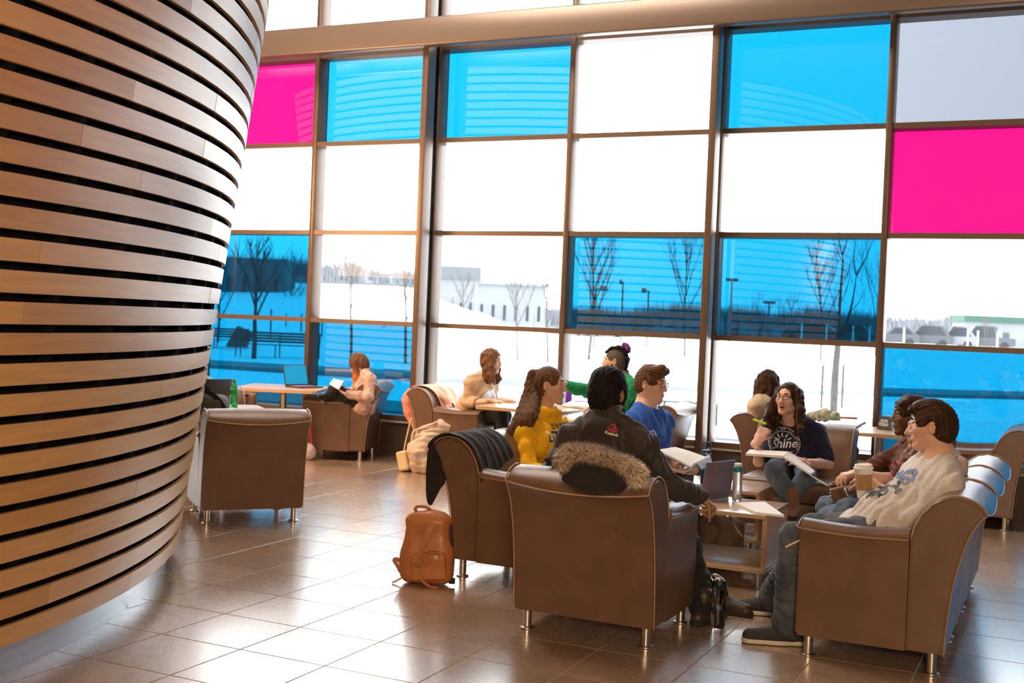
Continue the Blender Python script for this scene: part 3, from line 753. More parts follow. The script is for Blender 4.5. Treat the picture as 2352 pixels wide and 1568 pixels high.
# ================================================================== sculpting: smooth union of tapered shapes, meshed with surface nets
def sn_mesh(g, org, h):
    """naive surface nets of the zero level of grid g"""
    s = g < 0
    a = s[:-1, :-1, :-1].astype(np.int8)
    cnt = a.copy()
    for (i, j, k) in ((1, 0, 0), (0, 1, 0), (0, 0, 1), (1, 1, 0), (1, 0, 1), (0, 1, 1), (1, 1, 1)):
        cnt += s[i:s.shape[0] - 1 + i, j:s.shape[1] - 1 + j, k:s.shape[2] - 1 + k]
    act = (cnt > 0) & (cnt < 8)
    idx = np.argwhere(act)
    if len(idx) == 0: return np.zeros((0, 3)), np.zeros((0, 4), int)
    num = -np.ones(act.shape, np.int32); num[act] = np.arange(len(idx))
    c = np.empty((len(idx), 2, 2, 2), np.float32)
    for i in (0, 1):
        for j in (0, 1):
            for k in (0, 1): c[:, i, j, k] = g[idx[:, 0] + i, idx[:, 1] + j, idx[:, 2] + k]
    P = np.zeros((len(idx), 3)); n = np.zeros(len(idx))
    for ax in range(3):
        for u in (0, 1):
            for v in (0, 1):
                sl0 = [u, v]; sl0.insert(ax, 0); sl1 = [u, v]; sl1.insert(ax, 1)
                x0 = c[:, sl0[0], sl0[1], sl0[2]]; x1 = c[:, sl1[0], sl1[1], sl1[2]]
                m = (x0 < 0) != (x1 < 0)
                t = np.where(m, x0 / np.where(m, x0 - x1, 1), 0)
                q = np.array(sl0, float)[None, :].repeat(len(idx), 0); q[:, ax] = t
                P += q * m[:, None]; n += m
    P = (idx + P / n[:, None]) * h + org
    F = []
    for ax in range(3):
        sh = [slice(1, -1)] * 3
        a0 = s[1:-1, 1:-1, 1:-1]
        off = [0, 0, 0]; off[ax] = 1
        b0 = s[1 + off[0]:s.shape[0] - 1 + off[0], 1 + off[1]:s.shape[1] - 1 + off[1], 1 + off[2]:s.shape[2] - 1 + off[2]]
        e = np.argwhere(a0 != b0) + 1
        flip = s[e[:, 0], e[:, 1], e[:, 2]]
        o1 = [0, 0, 0]; o1[(ax + 1) % 3] = 1; o2 = [0, 0, 0]; o2[(ax + 2) % 3] = 1
        o1, o2 = np.array(o1), np.array(o2)
        ok = np.all(e < np.array(num.shape), axis=1); e = e[ok]; flip = flip[ok]
        q = [num[tuple(x.T)] for x in (e - o1 - o2, e - o2, e, e - o1)]
        Q = np.stack(q, 1); Q[~flip] = Q[~flip][:, ::-1]
        F.append(Q[(Q >= 0).all(1)])
    return P, np.concatenate(F)

def v3(p): return np.array((p[0], p[1], p[2]), float)
def unit(v):
    v = np.asarray(v, float); return v / max(np.linalg.norm(v), 1e-9)
class Sculpt:
    """list of primitives, each (function(points)->distance, lo, hi, k, op)"""
    def __init__(self): self.p = []; self.disp = None
    def cone(self, a, b, ra, rb, k=.02, lat=None, sx=1.0, op='add'):
        """tapered capsule; cross-section stretched by sx along lat"""
        a, b = v3(a), v3(b); ba = b - a; L2 = max(ba @ ba, 1e-12); R = max(ra, rb) * max(sx, 1) + .01
        la = None if lat is None else unit(lat)
        def f(P, a=a, ba=ba, L2=L2, ra=ra, rb=rb, la=la, sx=sx):
            pa = P - a
            t = np.clip((pa @ ba) / L2, 0, 1)
            q = pa - t[..., None] * ba
            if la is not None:
                ql = q @ la; q = q - (ql * (1 - 1 / sx))[..., None] * la
            return np.sqrt((q * q).sum(-1)) - (ra + (rb - ra) * t)
        self.p.append((f, np.minimum(a, b) - R, np.maximum(a, b) + R, k, op)); return self
    def path(self, pts, rs, k=.02, lat=None, sx=1.0, op='add'):
        for i in range(len(pts) - 1): self.cone(pts[i], pts[i + 1], rs[i], rs[i + 1], k, lat, sx, op)
        return self
    def ell(self, c, r, axes=None, k=.02, op='add'):
        c = v3(c); r = np.array(r, float); A = np.eye(3) if axes is None else np.array([unit(x) for x in axes])
        R = max(r) + .01
        def f(P, c=c, r=r, A=A):
            q = (P - c) @ A.T; k0 = np.sqrt(((q / r) ** 2).sum(-1)); k1 = np.sqrt(((q / r ** 2) ** 2).sum(-1))
            return k0 * (k0 - 1) / np.maximum(k1, 1e-6)
        self.p.append((f, c - R, c + R, k, op)); return self
    def boxp(self, c, half, axes, rnd=.01, k=.01, op='add'):
        c = v3(c); hf = np.array(half, float) - rnd; A = np.array([unit(x) for x in axes]); R = np.linalg.norm(half) + .01
        def f(P, c=c, hf=hf, A=A, rnd=rnd):
            q = np.abs((P - c) @ A.T) - hf
            return np.sqrt((np.maximum(q, 0) ** 2).sum(-1)) + np.minimum(q.max(-1), 0) - rnd
        self.p.append((f, c - R, c + R, k, op)); return self
    def plane(self, c, n, op='cut'):
        """cuts away the side n points to"""
        c = v3(c); n = unit(n)
        self.p.append((lambda P, c=c, n=n: -((P - c) @ n), None, None, 0, 'cut')); return self
    def mesh(self, h, lo=None, hi=None):
        adds = [q for q in self.p if q[4] == 'add']
        l = np.min([q[1] for q in adds], 0) - 3 * h; u = np.max([q[2] for q in adds], 0) + 3 * h
        if lo is not None: l = np.maximum(l, lo)
        if hi is not None: u = np.minimum(u, hi)
        n = np.ceil((u - l) / h).astype(int) + 1
        g = np.full(n, 0.06, np.float32)
        ax = [l[i] + h * np.arange(n[i]) for i in range(3)]
        for f, a, b, k, op in self.p:
            if a is None: i0, i1 = np.zeros(3, int), n
            else:
                m = max(k, h) * 1.5 + h * 2
                i0 = np.clip(np.floor((a - m - l) / h).astype(int), 0, n); i1 = np.clip(np.ceil((b + m - l) / h).astype(int) + 1, 0, n)
                if np.any(i1 <= i0): continue
            P = np.stack(np.meshgrid(ax[0][i0[0]:i1[0]], ax[1][i0[1]:i1[1]], ax[2][i0[2]:i1[2]], indexing='ij'), -1)
            d = f(P).astype(np.float32); S = (slice(i0[0], i1[0]), slice(i0[1], i1[1]), slice(i0[2], i1[2])); o = g[S]
            if op == 'add':
                r = np.minimum(o, d)
                if k > 0:
                    hh = np.maximum(k - np.abs(o - d), 0) / k; r = r - hh * hh * k * .25
            else:
                r = np.maximum(o, -d)
                if k > 0:
                    hh = np.maximum(k - np.abs(o + d), 0) / k; r = r + hh * hh * k * .25
            g[S] = r
        if self.disp is not None:
            near = np.argwhere(np.abs(g) < 4 * h + .02)
            P = l + near * h
            g[near[:, 0], near[:, 1], near[:, 2]] += self.disp(P).astype(np.float32)
        # close the grid
        g[0], g[-1] = 1, 1; g[:, 0], g[:, -1] = 1, 1; g[:, :, 0], g[:, :, -1] = 1, 1
        return sn_mesh(g, l, h)
def mesh_of(parts):
    V, F, k = [], [], 0
    for v, f in parts:
        V.append(v); F.append(f + k); k += len(v)
    return np.concatenate(V), np.concatenate(F)
def relax(V, F, it=1, lam=.5):
    for _ in range(it):
        S = np.zeros_like(V); n = np.zeros(len(V))
        for a in range(4):
            b = (a + 1) % 4
            np.add.at(S, F[:, a], V[F[:, b]]); np.add.at(n, F[:, a], 1)
            np.add.at(S, F[:, b], V[F[:, a]]); np.add.at(n, F[:, b], 1)
        V = V + lam * (S / np.maximum(n, 1)[:, None] - V)
    return V
def sculpt_obj(name, VF, m, parent=None, it=1, origin=None, lam=.5):
    V, F = VF
    V = relax(V, F, it, lam) if it else V
    if origin is not None: V = V - np.array(origin)
    me = bpy.data.meshes.new(name)
    me.vertices.add(len(V)); me.vertices.foreach_set('co', V.astype(np.float32).ravel())
    me.loops.add(len(F) * 4); me.loops.foreach_set('vertex_index', F.astype(np.int32).ravel())
    me.polygons.add(len(F)); me.polygons.foreach_set('loop_start', np.arange(len(F), dtype=np.int32) * 4)
    me.polygons.foreach_set('use_smooth', np.ones(len(F), bool))
    me.materials.append(m); me.update(calc_edges=True); me.validate()
    o = bpy.data.objects.new(name, me); C.objects.link(o); o.parent = parent
    return o
def wrinkle(amp, freq, seed=0, warp=.5, dirv=None, aniso=1.0):
    """soft cloth folds: sines of warped coordinates; dirv = direction along which folds run"""
    rg = np.random.RandomState(seed)
    D = rg.normal(size=(5, 3)); D /= np.linalg.norm(D, axis=1)[:, None]; ph = rg.rand(5) * 6.28; freq = freq * 1.7; fr = freq * (0.6 + rg.rand(5) * 1.1)
    Wd = rg.normal(size=(3, 3)); Wd /= np.linalg.norm(Wd, axis=1)[:, None]
    if dirv is not None:
        d = unit(dirv); D = D - (D @ d)[:, None] * d * aniso; D /= np.linalg.norm(D, axis=1)[:, None]
    def f(P):
        w = np.stack([np.sin(P @ Wd[i] * freq * .55 + i) for i in range(3)], -1) * warp / freq * 2
        Q = P + w; r = 0
        for i in range(5):
            s = np.sin(Q @ D[i] * fr[i] + ph[i]); r = r + (1 - np.abs(s)) * (.6 if i % 2 else 1)
        return (r / 4 - .40) * amp * 2.3
    return f
def strands(amp, freq, dirv, seed=0):
    rg = np.random.RandomState(seed); d = unit(dirv)
    D = rg.normal(size=(6, 3)); D = D - (D @ d)[:, None] * d; D /= np.linalg.norm(D, axis=1)[:, None]; ph = rg.rand(6) * 6.28; fr = freq * (.5 + rg.rand(6) * 1.3)
    def f(P):
        w = np.sin(P @ d * 26 + P @ D[0] * 9)[..., None] * D[1] * .0028 + np.sin(P @ d * 11 + 2)[..., None] * D[2] * .004
        Q = P + w
        return sum(np.sin(Q @ D[i] * fr[i] + ph[i]) for i in range(6)) / 6 * amp
    return f
# ================================================================== people
def clothmat(name, col, var=.06, rough=.85, weave=420, bump=.12, col2=None, scale=9):
    m = mat(name, col, rough, var=var, scale=scale, bump=bump, bscale=weave, spec=.25, col2=col2)
    nt = m.node_tree; b = nt.nodes['Principled BSDF']; b.inputs['Sheen Weight'].default_value = .08
    tc = N(nt, 'ShaderNodeTexCoord'); n2 = N(nt, 'ShaderNodeTexNoise', Scale=13.0, Detail=3.0, Distortion=1.2)
    nt.links.new(tc.outputs['Object'], n2.inputs['Vector']); bp = N(nt, 'ShaderNodeBump', Strength=.55, Distance=.02); nt.links.new(n2.outputs['Fac'], bp.inputs['Height'])
    old = b.inputs['Normal'].links[0].from_node; nt.links.new(bp.outputs[0], old.inputs['Normal'])
    return m
def skinmat(name, col):
    m = mat(name, col, .48, var=.07, scale=14, bump=.05, bscale=160, spec=.4)
    b = m.node_tree.nodes['Principled BSDF']
    b.inputs['Subsurface Weight'].default_value = .12; b.inputs['Subsurface Radius'].default_value = (.6, .25, .12); b.inputs['Subsurface Scale'].default_value = .012
    return m
def hairmat(name, c1, c2, stretch=(28, 28, 2.2), rough=.42, grad=None):
    m, nt, b = newmat(name); tc = N(nt, 'ShaderNodeTexCoord'); mp = N(nt, 'ShaderNodeMapping'); mp.inputs['Scale'].default_value = stretch
    nt.links.new(tc.outputs['Object'], mp.inputs[0])
    nz = N(nt, 'ShaderNodeTexNoise', Scale=3.2, Detail=5.0, Roughness=.7); nt.links.new(mp.outputs[0], nz.inputs['Vector'])
    r = N(nt, 'ShaderNodeValToRGB'); r.color_ramp.elements[0].color = (*c1, 1); r.color_ramp.elements[1].color = (*c2, 1)
    r.color_ramp.elements[0].position = .36; r.color_ramp.elements[1].position = .66
    nt.links.new(nz.outputs['Fac'], r.inputs[0]); col = r.outputs[0]
    if grad:   # (z of full effect, z of no effect, colour): dyed ends
        sx = N(nt, 'ShaderNodeSeparateXYZ'); nt.links.new(tc.outputs['Object'], sx.inputs[0])
        mr = N(nt, 'ShaderNodeMapRange'); mr.inputs['From Min'].default_value = grad[1]; mr.inputs['From Max'].default_value = grad[0]
        nt.links.new(sx.outputs['Z'], mr.inputs['Value'])
        mx = N(nt, 'ShaderNodeMix', data_type='RGBA'); mx.blend_type = 'MIX'
        nt.links.new(mr.outputs[0], mx.inputs['Factor']); nt.links.new(col, mx.inputs['A']); mx.inputs['B'].default_value = (*grad[2], 1)
        col = mx.outputs['Result']
    nt.links.new(col, b.inputs['Base Color']); b.inputs['Roughness'].default_value = rough; b.inputs['Specular IOR Level'].default_value = .10
    bp = N(nt, 'ShaderNodeBump', Strength=.55, Distance=.006); nt.links.new(nz.outputs['Fac'], bp.inputs['Height']); nt.links.new(bp.outputs[0], b.inputs['Normal'])
    return m
M['skin'] = skinmat('fair_skin', (.70, .43, .32))
M['skin2'] = skinmat('light_tan_skin', (.60, .36, .25))
M['skin3'] = skinmat('brown_skin', (.34, .175, .105))
M['skin4'] = skinmat('dark_brown_skin', (.20, .095, .055))
M['lip'] = mat('lips', (.50, .22, .18), .4); M['lipd'] = mat('dark_lips', (.16, .05, .05), .4)
M['eyew'] = mat('eye_white', (.72, .70, .68), .2); M['iris'] = mat('dark_iris', (.035, .025, .02), .15)
M['mouth'] = mat('mouth_inside', (.05, .01, .012), .6); M['teeth'] = mat('teeth', (.8, .78, .72), .3)
M['frame'] = mat('glasses_frame', (.02, .02, .022), .3)
M['gold'] = mat('gold', (.80, .56, .22), .25, metal=1.0)
M['black'] = mat('black_plastic', (.015, .015, .017), .45)
M['white'] = mat('white_print', (.80, .80, .80), .7)
M['hair_dbrown'] = hairmat('dark_brown_hair', (.022, .011, .007), (.080, .038, .022))
M['hair_brown'] = hairmat('brown_hair', (.065, .032, .018), (.19, .10, .055))
M['hair_black'] = hairmat('black_hair', (.006, .005, .005), (.018, .015, .014), rough=.6)
M['hair_lbrown'] = hairmat('light_brown_hair', (.14, .085, .052), (.32, .21, .13))
M['hair_auburn'] = hairmat('auburn_hair', (.09, .040, .022), (.25, .125, .07))
M['hair_ombre'] = hairmat('brown_to_orange_hair', (.075, .036, .022), (.20, .095, .05), grad=(-.22, -.04, (.85, .23, .04)))
M['hair_purple'] = hairmat('purple_hair', (.10, .02, .13), (.26, .08, .32))
M['hair_fade'] = mat('shaved_hair', (.075, .05, .038), .7, var=.2, scale=60)

HEADR = (.075, .096, .100)
class Person:
    def __init__(s, label, d, J, face, skin, up=(0, 0, 1), sc=1.0, female=False, hres=.0034, bres=.0085, mouth='closed', beard=False):
        """J: joints as world points; face: direction the face points"""
        s.J = {k: v3(v) for k, v in J.items()}; J = s.J; s.female = female; s.sc = sc; s.skin = M[skin]; s.hres = hres; s.bres = bres
        s.org = np.array((J['hip'][0], J['hip'][1], 0.0))
        s.root = empty('person', s.org, 0, label, 'person')
        s.f = unit(face); u = np.array(up, float); s.u = unit(u - s.f * (u @ s.f)); s.l = np.cross(s.u, s.f)
        s.lat = unit(J['shL'] - J['shR'])
        sp = unit(J['chest'] - J['hip'] + np.array((0, 0, .12))); s.front = unit(np.cross(s.lat, sp))   # points to the chest side
        s.H = J['head']; k = sc * (.955 if female else 1.0); s.k = k
        hd = Sculpt(); f, l, U, H = s.f, s.l, s.u, s.H
        A = (l, f, U)
        def P(a, b, c): return H + k * (l * a + f * b + U * c)
        s.P = P
        hd.ell(P(0, -.008, .014), np.array(HEADR) * k, A, 0)
        hd.ell(P(0, .020, -.036), np.array((.058, .068, .082)) * k, A, .03)
        hd.ell(P(0, .070, -.100), np.array((.019, .015, .015)) * k, A, .03)
        for q in (-1, 1):
            hd.cone(P(q * .050, .0, -.058), P(q * .014, .066, -.102), .017 * k, .013 * k, .025)
            hd.ell(P(q * .038, .060, -.018), np.array((.023, .020, .020)) * k, A, .025)
            hd.cone(P(q * .010, .086, .030), P(q * .045, .070, .026), .009 * k, .008 * k, .015)
            hd.ell(P(q * .0305, .094, .009), np.array((.017, .014, .0105)) * k, A, .010, op='cut')
            hd.ell(P(q * .0305, .0835, .0175), np.array((.017, .0085, .0048)) * k, A, .004)
            hd.ell(P(q * .0305, .0825, -.0005), np.array((.016, .008, .0035)) * k, A, .004)
        hd.cone(P(0, .088, .012), P(0, .1085, -.028), .0085 * k, .0105 * k, .012)
        for q in (-1, 1): hd.ell(P(q * .0115, .098, -.034), np.array((.008, .011, .0075)) * k, A, .008)
        if mouth == 'open':
            hd.ell(P(0, .088, -.066), np.array((.021, .022, .015)) * k, A, .006, op='cut')
        else:
            hd.ell(P(0, .084, -.064), np.array((.026, .012, .017)) * k, A, .014)
            hd.ell(P(0, .105, -.0625), np.array((.022, .012, .0018)) * k, A, .002, op='cut')
        for q in (-1, 1):
            e = (l * q * 1.0 - f * .35, f + l * q * .35, U)
            hd.ell(P(q * .078, -.010, -.003), np.array((.0085, .017, .031)) * k, e, .006)
            hd.ell(P(q * .086, -.007, .002), np.array((.006, .010, .018)) * k, e, .004, op='cut')
        nr = .050 if female else .062
        neck = [J['neck'] - s.front * 0 + np.array((0, 0, -.02)), P(0, -.022, -.060)]
        hd.cone(neck[0], neck[1], nr * sc * 1.12, nr * sc * .96, .03)
        s.neckax = neck
        parts = [hd.mesh(hres)]
        bd = Sculpt(); s.torso(bd, 0, True); s.arm(bd, 'L', 0, 1, True); s.arm(bd, 'R', 0, 1, True); s.leg(bd, 'L', 0); s.leg(bd, 'R', 0)
        bd.cone(neck[0], neck[1] - s.u * .03, nr * sc * 1.10, nr * sc * .95, .05)
        parts.append(bd.mesh(bres))
        for sd in 'LR':
            h = J.get('hand' + sd)
            if ('hd' + sd) in s.hands_spec(J): pass
        s.bodyparts = parts
    def hands_spec(s, J): return ()
    def hand(s, sd, d, n, curl=(.4, .4, .45, .5), thumb=(.5, .5), res=.003, spread=.0):
        """d: wrist->knuckles, n: the way the palm faces"""
        k = s.sc * (.92 if s.female else 1.0); W = s.J['wr' + sd]; d = unit(d); n = np.array(n, float); n = unit(n - d * (n @ d))
        t = np.cross(d, n) * (1 if sd == 'L' else -1)          # thumb side
        S = Sculpt()
        S.cone(W - d * .05 * k, W + d * .012 * k, .027 * k, .023 * k, .01, t, 1.2)
        S.boxp(W + d * .046 * k, (.040 * k, .047 * k, .0135 * k), (t, d, n), .0125 * k, .018)
        S.ell(W + d * .030 * k + t * .022 * k + n * .006 * k, (.018 * k, .026 * k, .013 * k), (t, d, n), .012)
        L = (.070, .078, .072, .056)
        for i in range(4):
            b = W + d * (.086 - .004 * abs(i - 1.2)) * k + t * (.0295 - .0197 * i) * k
            dd = unit(d + t * (1.5 - i) * (.05 + spread)); c = curl[i] if isinstance(curl, (list, tuple)) else curl
            p = b - d * .012 * k; pts = [p]; rs = [.0098]
            ang = 0; p = b
            pts.append(p); rs.append(.0092)
            for j, fr in enumerate((.45, .30, .25)):
                ang += c * (1.15, 1.45, .9)[j]
                q = dd * math.cos(ang) + n * math.sin(ang); p = p + q * L[i] * fr * k; pts.append(p); rs.append((.0084, .0076, .0066)[j])
            rs = [r * k * (.92 if i == 3 else 1) for r in rs]
            for a in range(len(pts) - 1): S.cone(pts[a], pts[a + 1], rs[a], rs[a + 1], .003 if a else .012)
        tb = W + d * .022 * k + t * .030 * k; q = unit(t * (.85 - .5 * thumb[0]) + d * .75 + n * (.2 + .8 * thumb[0]))
        p1 = tb + q * .042 * k; q2 = unit(q * .9 + d * .25 + n * thumb[1] * .5 - t * thumb[1] * .45); p2 = p1 + q2 * .030 * k; p3 = p2 + unit(q2 + n * .1 - t * .15 * thumb[1]) * .022 * k
        S.path([tb, p1, p2, p3], [.0135 * k, .0105 * k, .0092 * k, .0072 * k], .006)
        s.bodyparts.append(S.mesh(res)); s.__dict__['tip' + sd] = p3
        return dict(d=d, n=n, t=t, palm=W + d * .05 * k + n * .016 * k)
    def finish(s):
        VF = mesh_of(s.bodyparts)
        s.body = sculpt_obj('body', VF, s.skin, s.root, 1, s.org, .35)
        return s
    # -------- volumes shared by body and clothes
    def torso(s, S, inf, body=False, lower=True, hem=0.0):
        J, k = s.J, s.sc; fm = s.female; w = (.88 if fm else 1.0) * k
        hip, ch, nk = J['hip'], J['chest'], J['neck']; lat = s.lat; fr = s.front
        waist = hip * .52 + ch * .48 + fr * J.get('belly', np.array((0., 0, 0)))[0]
        if lower: S.cone(hip - (ch - hip) * hem, waist, (.118 if not fm else .122) * k + inf, (.102 if not fm else .092) * k + inf, .05, lat, 1.42)
        S.cone(waist, ch, (.102 if not fm else .094) * k + inf, (.112 if not fm else .100) * k + inf, .05, lat, 1.36)
        top = ch * .35 + nk * .65
        S.cone(ch, top, (.110 if not fm else .098) * k + inf, .066 * k + inf, .05, lat, 1.35)
        r = (.060 if not fm else .050) * k + inf
        S.cone(J['shR'], top - (0, 0, .012), r, r * .98, .05); S.cone(J['shL'], top - (0, 0, .012), r, r * .98, .05)
        nn = nk + unit(s.P(0, -.02, -.06) - nk) * .035
        for q in 'LR': S.cone(nn, J['sh' + q] * .55 + nk * .45 + np.array((0, 0, .004)), (.040 if fm else .048) * k + inf * .6, (.046 if fm else .052) * k + inf, .05)
        if fm:
            for q in (-1, 1): S.ell(ch + lat * q * .072 * k + fr * .070 * k - (0, 0, .02), (.062 * k + inf, .058 * k + inf, .062 * k + inf), (lat, fr, np.cross(lat, fr)), .05)
    def arm(s, S, sd, inf, upto=1.0, body=False, cuff=None):
        """upto: 0.5 = to the elbow, 1 = to the wrist"""
        J, k = s.J, s.sc * (.82 if s.female else 1.0); a, e, w = J['sh' + sd], J['el' + sd], J['wr' + sd]
        u = min(1, upto * 2); p = a + (e - a) * u
        S.cone(a, p, .052 * k + inf, (.052 - .012 * u) * k + inf, .03)
        if upto > .5:
            v = (upto - .5) * 2; m = e + (w - e) * min(v, .35)
            S.cone(e, m, .041 * k + inf, .041 * k + inf, .02)
            if v > .35:
                q = e + (w - e) * v; S.cone(m, q, .041 * k + inf, (.041 - .0145 * (v - .35) / .65) * k + inf, .02)
    def leg(s, S, sd, inf, upto=1.0, flare=0.0):
        J, k = s.J, s.sc * (.93 if s.female else 1.0); q = 1 if sd == 'L' else -1
        hipl = unit(np.cross((0, 0, 1), unit(J['kn' + sd] * .5 + J['kn' + ('R' if sd == 'L' else 'L')] * .5 - J['hip']))) if False else s.hiplat()
        h = J['hip'] + hipl * q * .088 * k - np.array((0, 0, .015)); kn, an = J['kn' + sd], J['an' + sd]
        S.cone(h, kn, .088 * k + inf, .057 * k + inf, .045)
        m = kn * .62 + an * .38; back = unit(np.cross(np.cross(kn - h, an - kn), an - kn)) if np.linalg.norm(np.cross(kn - h, an - kn)) > 1e-4 else np.zeros(3)
        S.cone(kn, m, .054 * k + inf, (.050 + flare * .3) * k + inf, .03)
        e = m + (an - m) * min(1, max(0, upto))
        S.cone(m, e, (.050 + flare * .3) * k + inf, (.036 + flare) * k + inf, .03)
    def hiplat(s):
        J = s.J
        if 'hiplat' in J: return unit(J['hiplat'])
        fw = (J['knL'] + J['knR']) / 2 - J['hip']; fw = np.array((fw[0], fw[1], 0)); l = np.cross((0, 0, 1), unit(fw)); return l
    # -------- clothes
    def top(s, name, m, inf=.013, sleeve=1.0, seed=0, amp=.010, freq=24, hem=.25, res=None, sleeve_inf=None, collar=True, extra=None, label=None):
        S = Sculpt(); s.torso(S, inf, hem=hem)
        for sd in 'LR': s.arm(S, sd, inf if sleeve_inf is None else sleeve_inf, sleeve)
        if extra: extra(S)
        if collar:   # neck opening
            pass
        for sd in 'LR':
            if sleeve < .9:      # clean cuff
                a, e, w = s.J['sh' + sd], s.J['el' + sd], s.J['wr' + sd]
                u = min(1, sleeve * 2)
        S.disp = wrinkle(amp, freq, seed)
        if collar:      # neck opening cut clean across
            a, b = s.neckax; d = unit(unit(b - a) + s.front * .25); w0 = np.cross(d, s.lat); S.boxp(s.J['neck'] + d * .100, (.088, .088, .060), (s.lat, w0, d), .02, .008, op='cut')
        o = sculpt_obj(name, S.mesh(res or s.bres * .85), m, s.root, 1, s.org)
        if collar:
            t = s.lat; w = np.cross(d, t); c = s.J['neck'] + d * .034; r = ((.050 if s.female else .062) + .014) * s.sc + inf * .4
            tube('collar', [tuple(c + t * r * 1.12 * math.cos(i * PI / 14) + w * r * math.sin(i * PI / 14) - s.org) for i in range(28)], .0075, m, o, 8, True)
        if label: o['label'] = label
        return o
    def trousers(s, m, inf=.009, seed=1, amp=.007, freq=26, upto=1.0, flare=.012, name='trousers', res=None):
        S = Sculpt(); J = s.J; hl = s.hiplat(); up = unit(J['chest'] - J['hip'])
        S.cone(J['hip'] - np.array((0, 0, .02)), J['hip'] + up * .10, .112 * s.sc + inf, .100 * s.sc + inf, .04, hl, 1.35)
        s.leg(S, 'L', inf, upto, flare); s.leg(S, 'R', inf, upto, flare)
        S.disp = wrinkle(amp, freq, seed)
        return sculpt_obj(name, S.mesh(res or s.bres * .9), m, s.root, 1, s.org)
    def shoe(s, sd, toe, m, sole=None, L=.26, high=.0, res=.0045, name='shoe', laces=None):
        k = s.sc * (.9 if s.female else 1); an = s.J['an' + sd]; d = unit((toe[0], toe[1], toe[2] if len(toe) > 2 else 0)); t = unit(np.cross((0, 0, 1), d)); n = np.cross(d, t)
        b = an - n * .075 * k; H = b - d * .055 * k; T = H + d * (L - .06) * k       # heel and toe centres on the sole plane
        S = Sculpt()
        S.cone(H + n * .036 * k, H + d * .10 * k + n * .050 * k, .034 * k, .036 * k, .02)
        S.cone(H + d * .09 * k + n * .045 * k, T + n * .030 * k, .042 * k, .034 * k, .03, t, 1.15)
        S.cone(an - n * .01 * k, H + d * .04 * k + n * .04 * k, (.042 + high * .01) * k, .038 * k, .03)
        if high > 0: S.cone(an + n * .01, an + n * (.02 + high), .046 * k, .050 * k, .02)
        S.plane(b + n * .014 * k, -n)
        up = sculpt_obj(name, S.mesh(res), m, s.root, 1, s.org)
        S = Sculpt(); S.cone(H + n * .014 * k, H + d * .12 * k + n * .014 * k, .040 * k, .040 * k, .02, t, 1.0); S.cone(H + d * .10 * k + n * .014 * k, T + n * .014 * k, .042 * k, .038 * k, .03, t, 1.10)
        S.plane(b + n * .022 * k, n); S.plane(b, -n)
        so = sculpt_obj('sole', S.mesh(res), sole or M['rubber'], up, 0, s.org)
        if laces:
            bm = bmesh.new()
            for i in range(5):
                c = H + d * (.085 + i * .018) * k + n * (.088 - i * .008) * k
                add_tube(bm, smoothcurve([c - t * .022 * k, c + n * .006, c + t * .022 * k], 3), .0028, 5)
            c = H + d * .075 * k + n * .098 * k
            for q in (-1, 1): add_tube(bm, smoothcurve([c, c + t * .025 * q + n * .018, c + t * .040 * q + n * .004, c + t * .015 * q - n * .003], 4), .0026, 5)
            for v in bm.verts: v.co -= Vector(s.org)
            obj('laces', bm, laces, up, smooth=True)
        return up
    # -------- face details
    def eyes(s, look=None, brows=None, lip=None, res=1):
        P, f, l, u, k = s.P, s.f, s.l, s.u, s.k; g = unit(look) if look is not None else f
        bm = bmesh.new(); bi = bmesh.new()
        for q in (-1, 1):
            c = Vector(P(q * .0305, .0725, .0080) - s.org)
            bmesh.ops.create_uvsphere(bm, u_segments=12, v_segments=8, radius=.0108 * k, matrix=Matrix.Translation(c))
            bmesh.ops.create_uvsphere(bi, u_segments=10, v_segments=6, radius=.0054 * k, matrix=Matrix.Translation(c + Vector(g) * .0078 * k))
        e = obj('eyes', bm, M['eyew'], s.root, smooth=True); obj('iris', bi, M['iris'], e, smooth=True)
        if brows is not None:
            S = Sculpt()
            for q in (-1, 1): S.path([P(q * .014, .0945, .0285), P(q * .030, .0915, .0345), P(q * .048, .0745, .0275)], [.0030 * k, .0034 * k, .0020 * k], .003)
            sculpt_obj('eyebrows', S.mesh(.0022), brows, s.root, 0, s.org)
    def lips(s, m, open_=False):
        P, k = s.P, s.k; S = Sculpt()
        if open_:
            pts = [P(.021 * math.cos(a), .094 - .016 * abs(math.cos(a)) ** 2, -.066 + .0155 * math.sin(a)) for a in [2 * PI * i / 14 for i in range(14)]]
            S.path(pts + [pts[0]], [.0042 * k] * 15, .002)
            o = sculpt_obj('lips', S.mesh(.002), m, s.root, 0, s.org)
            bm = bmesh.new(); bmesh.ops.create_uvsphere(bm, u_segments=14, v_segments=10, radius=1, matrix=Matrix.Translation(Vector(P(0, .072, -.067) - s.org)) @ Matrix((tuple(s.l), tuple(s.f), tuple(s.u))).transposed().to_4x4() @ Matrix.Diagonal((.021 * k, .012 * k, .015 * k, 1)))
            obj('mouth', bm, M['mouth'], o, smooth=True)
            S = Sculpt(); S.cone(P(-.012, .088, -.0575), P(.012, .088, -.0575), .0036 * k, .0036 * k); sculpt_obj('teeth', S.mesh(.002), M['teeth'], o, 0, s.org)
        else:
            S.path([P(-.021, .085, -.0635), P(-.008, .0945, -.0590), P(0, .0955, -.0603), P(.008, .0945, -.0590), P(.021, .085, -.0635)], [.0020 * k, .0042 * k, .0038 * k, .0042 * k, .0020 * k], .002)
            S.path([P(-.017, .087, -.067), P(0, .0940, -.0695), P(.017, .087, -.067)], [.0024 * k, .0050 * k, .0024 * k], .003)
            sculpt_obj('lips', S.mesh(.002), m, s.root, 0, s.org)
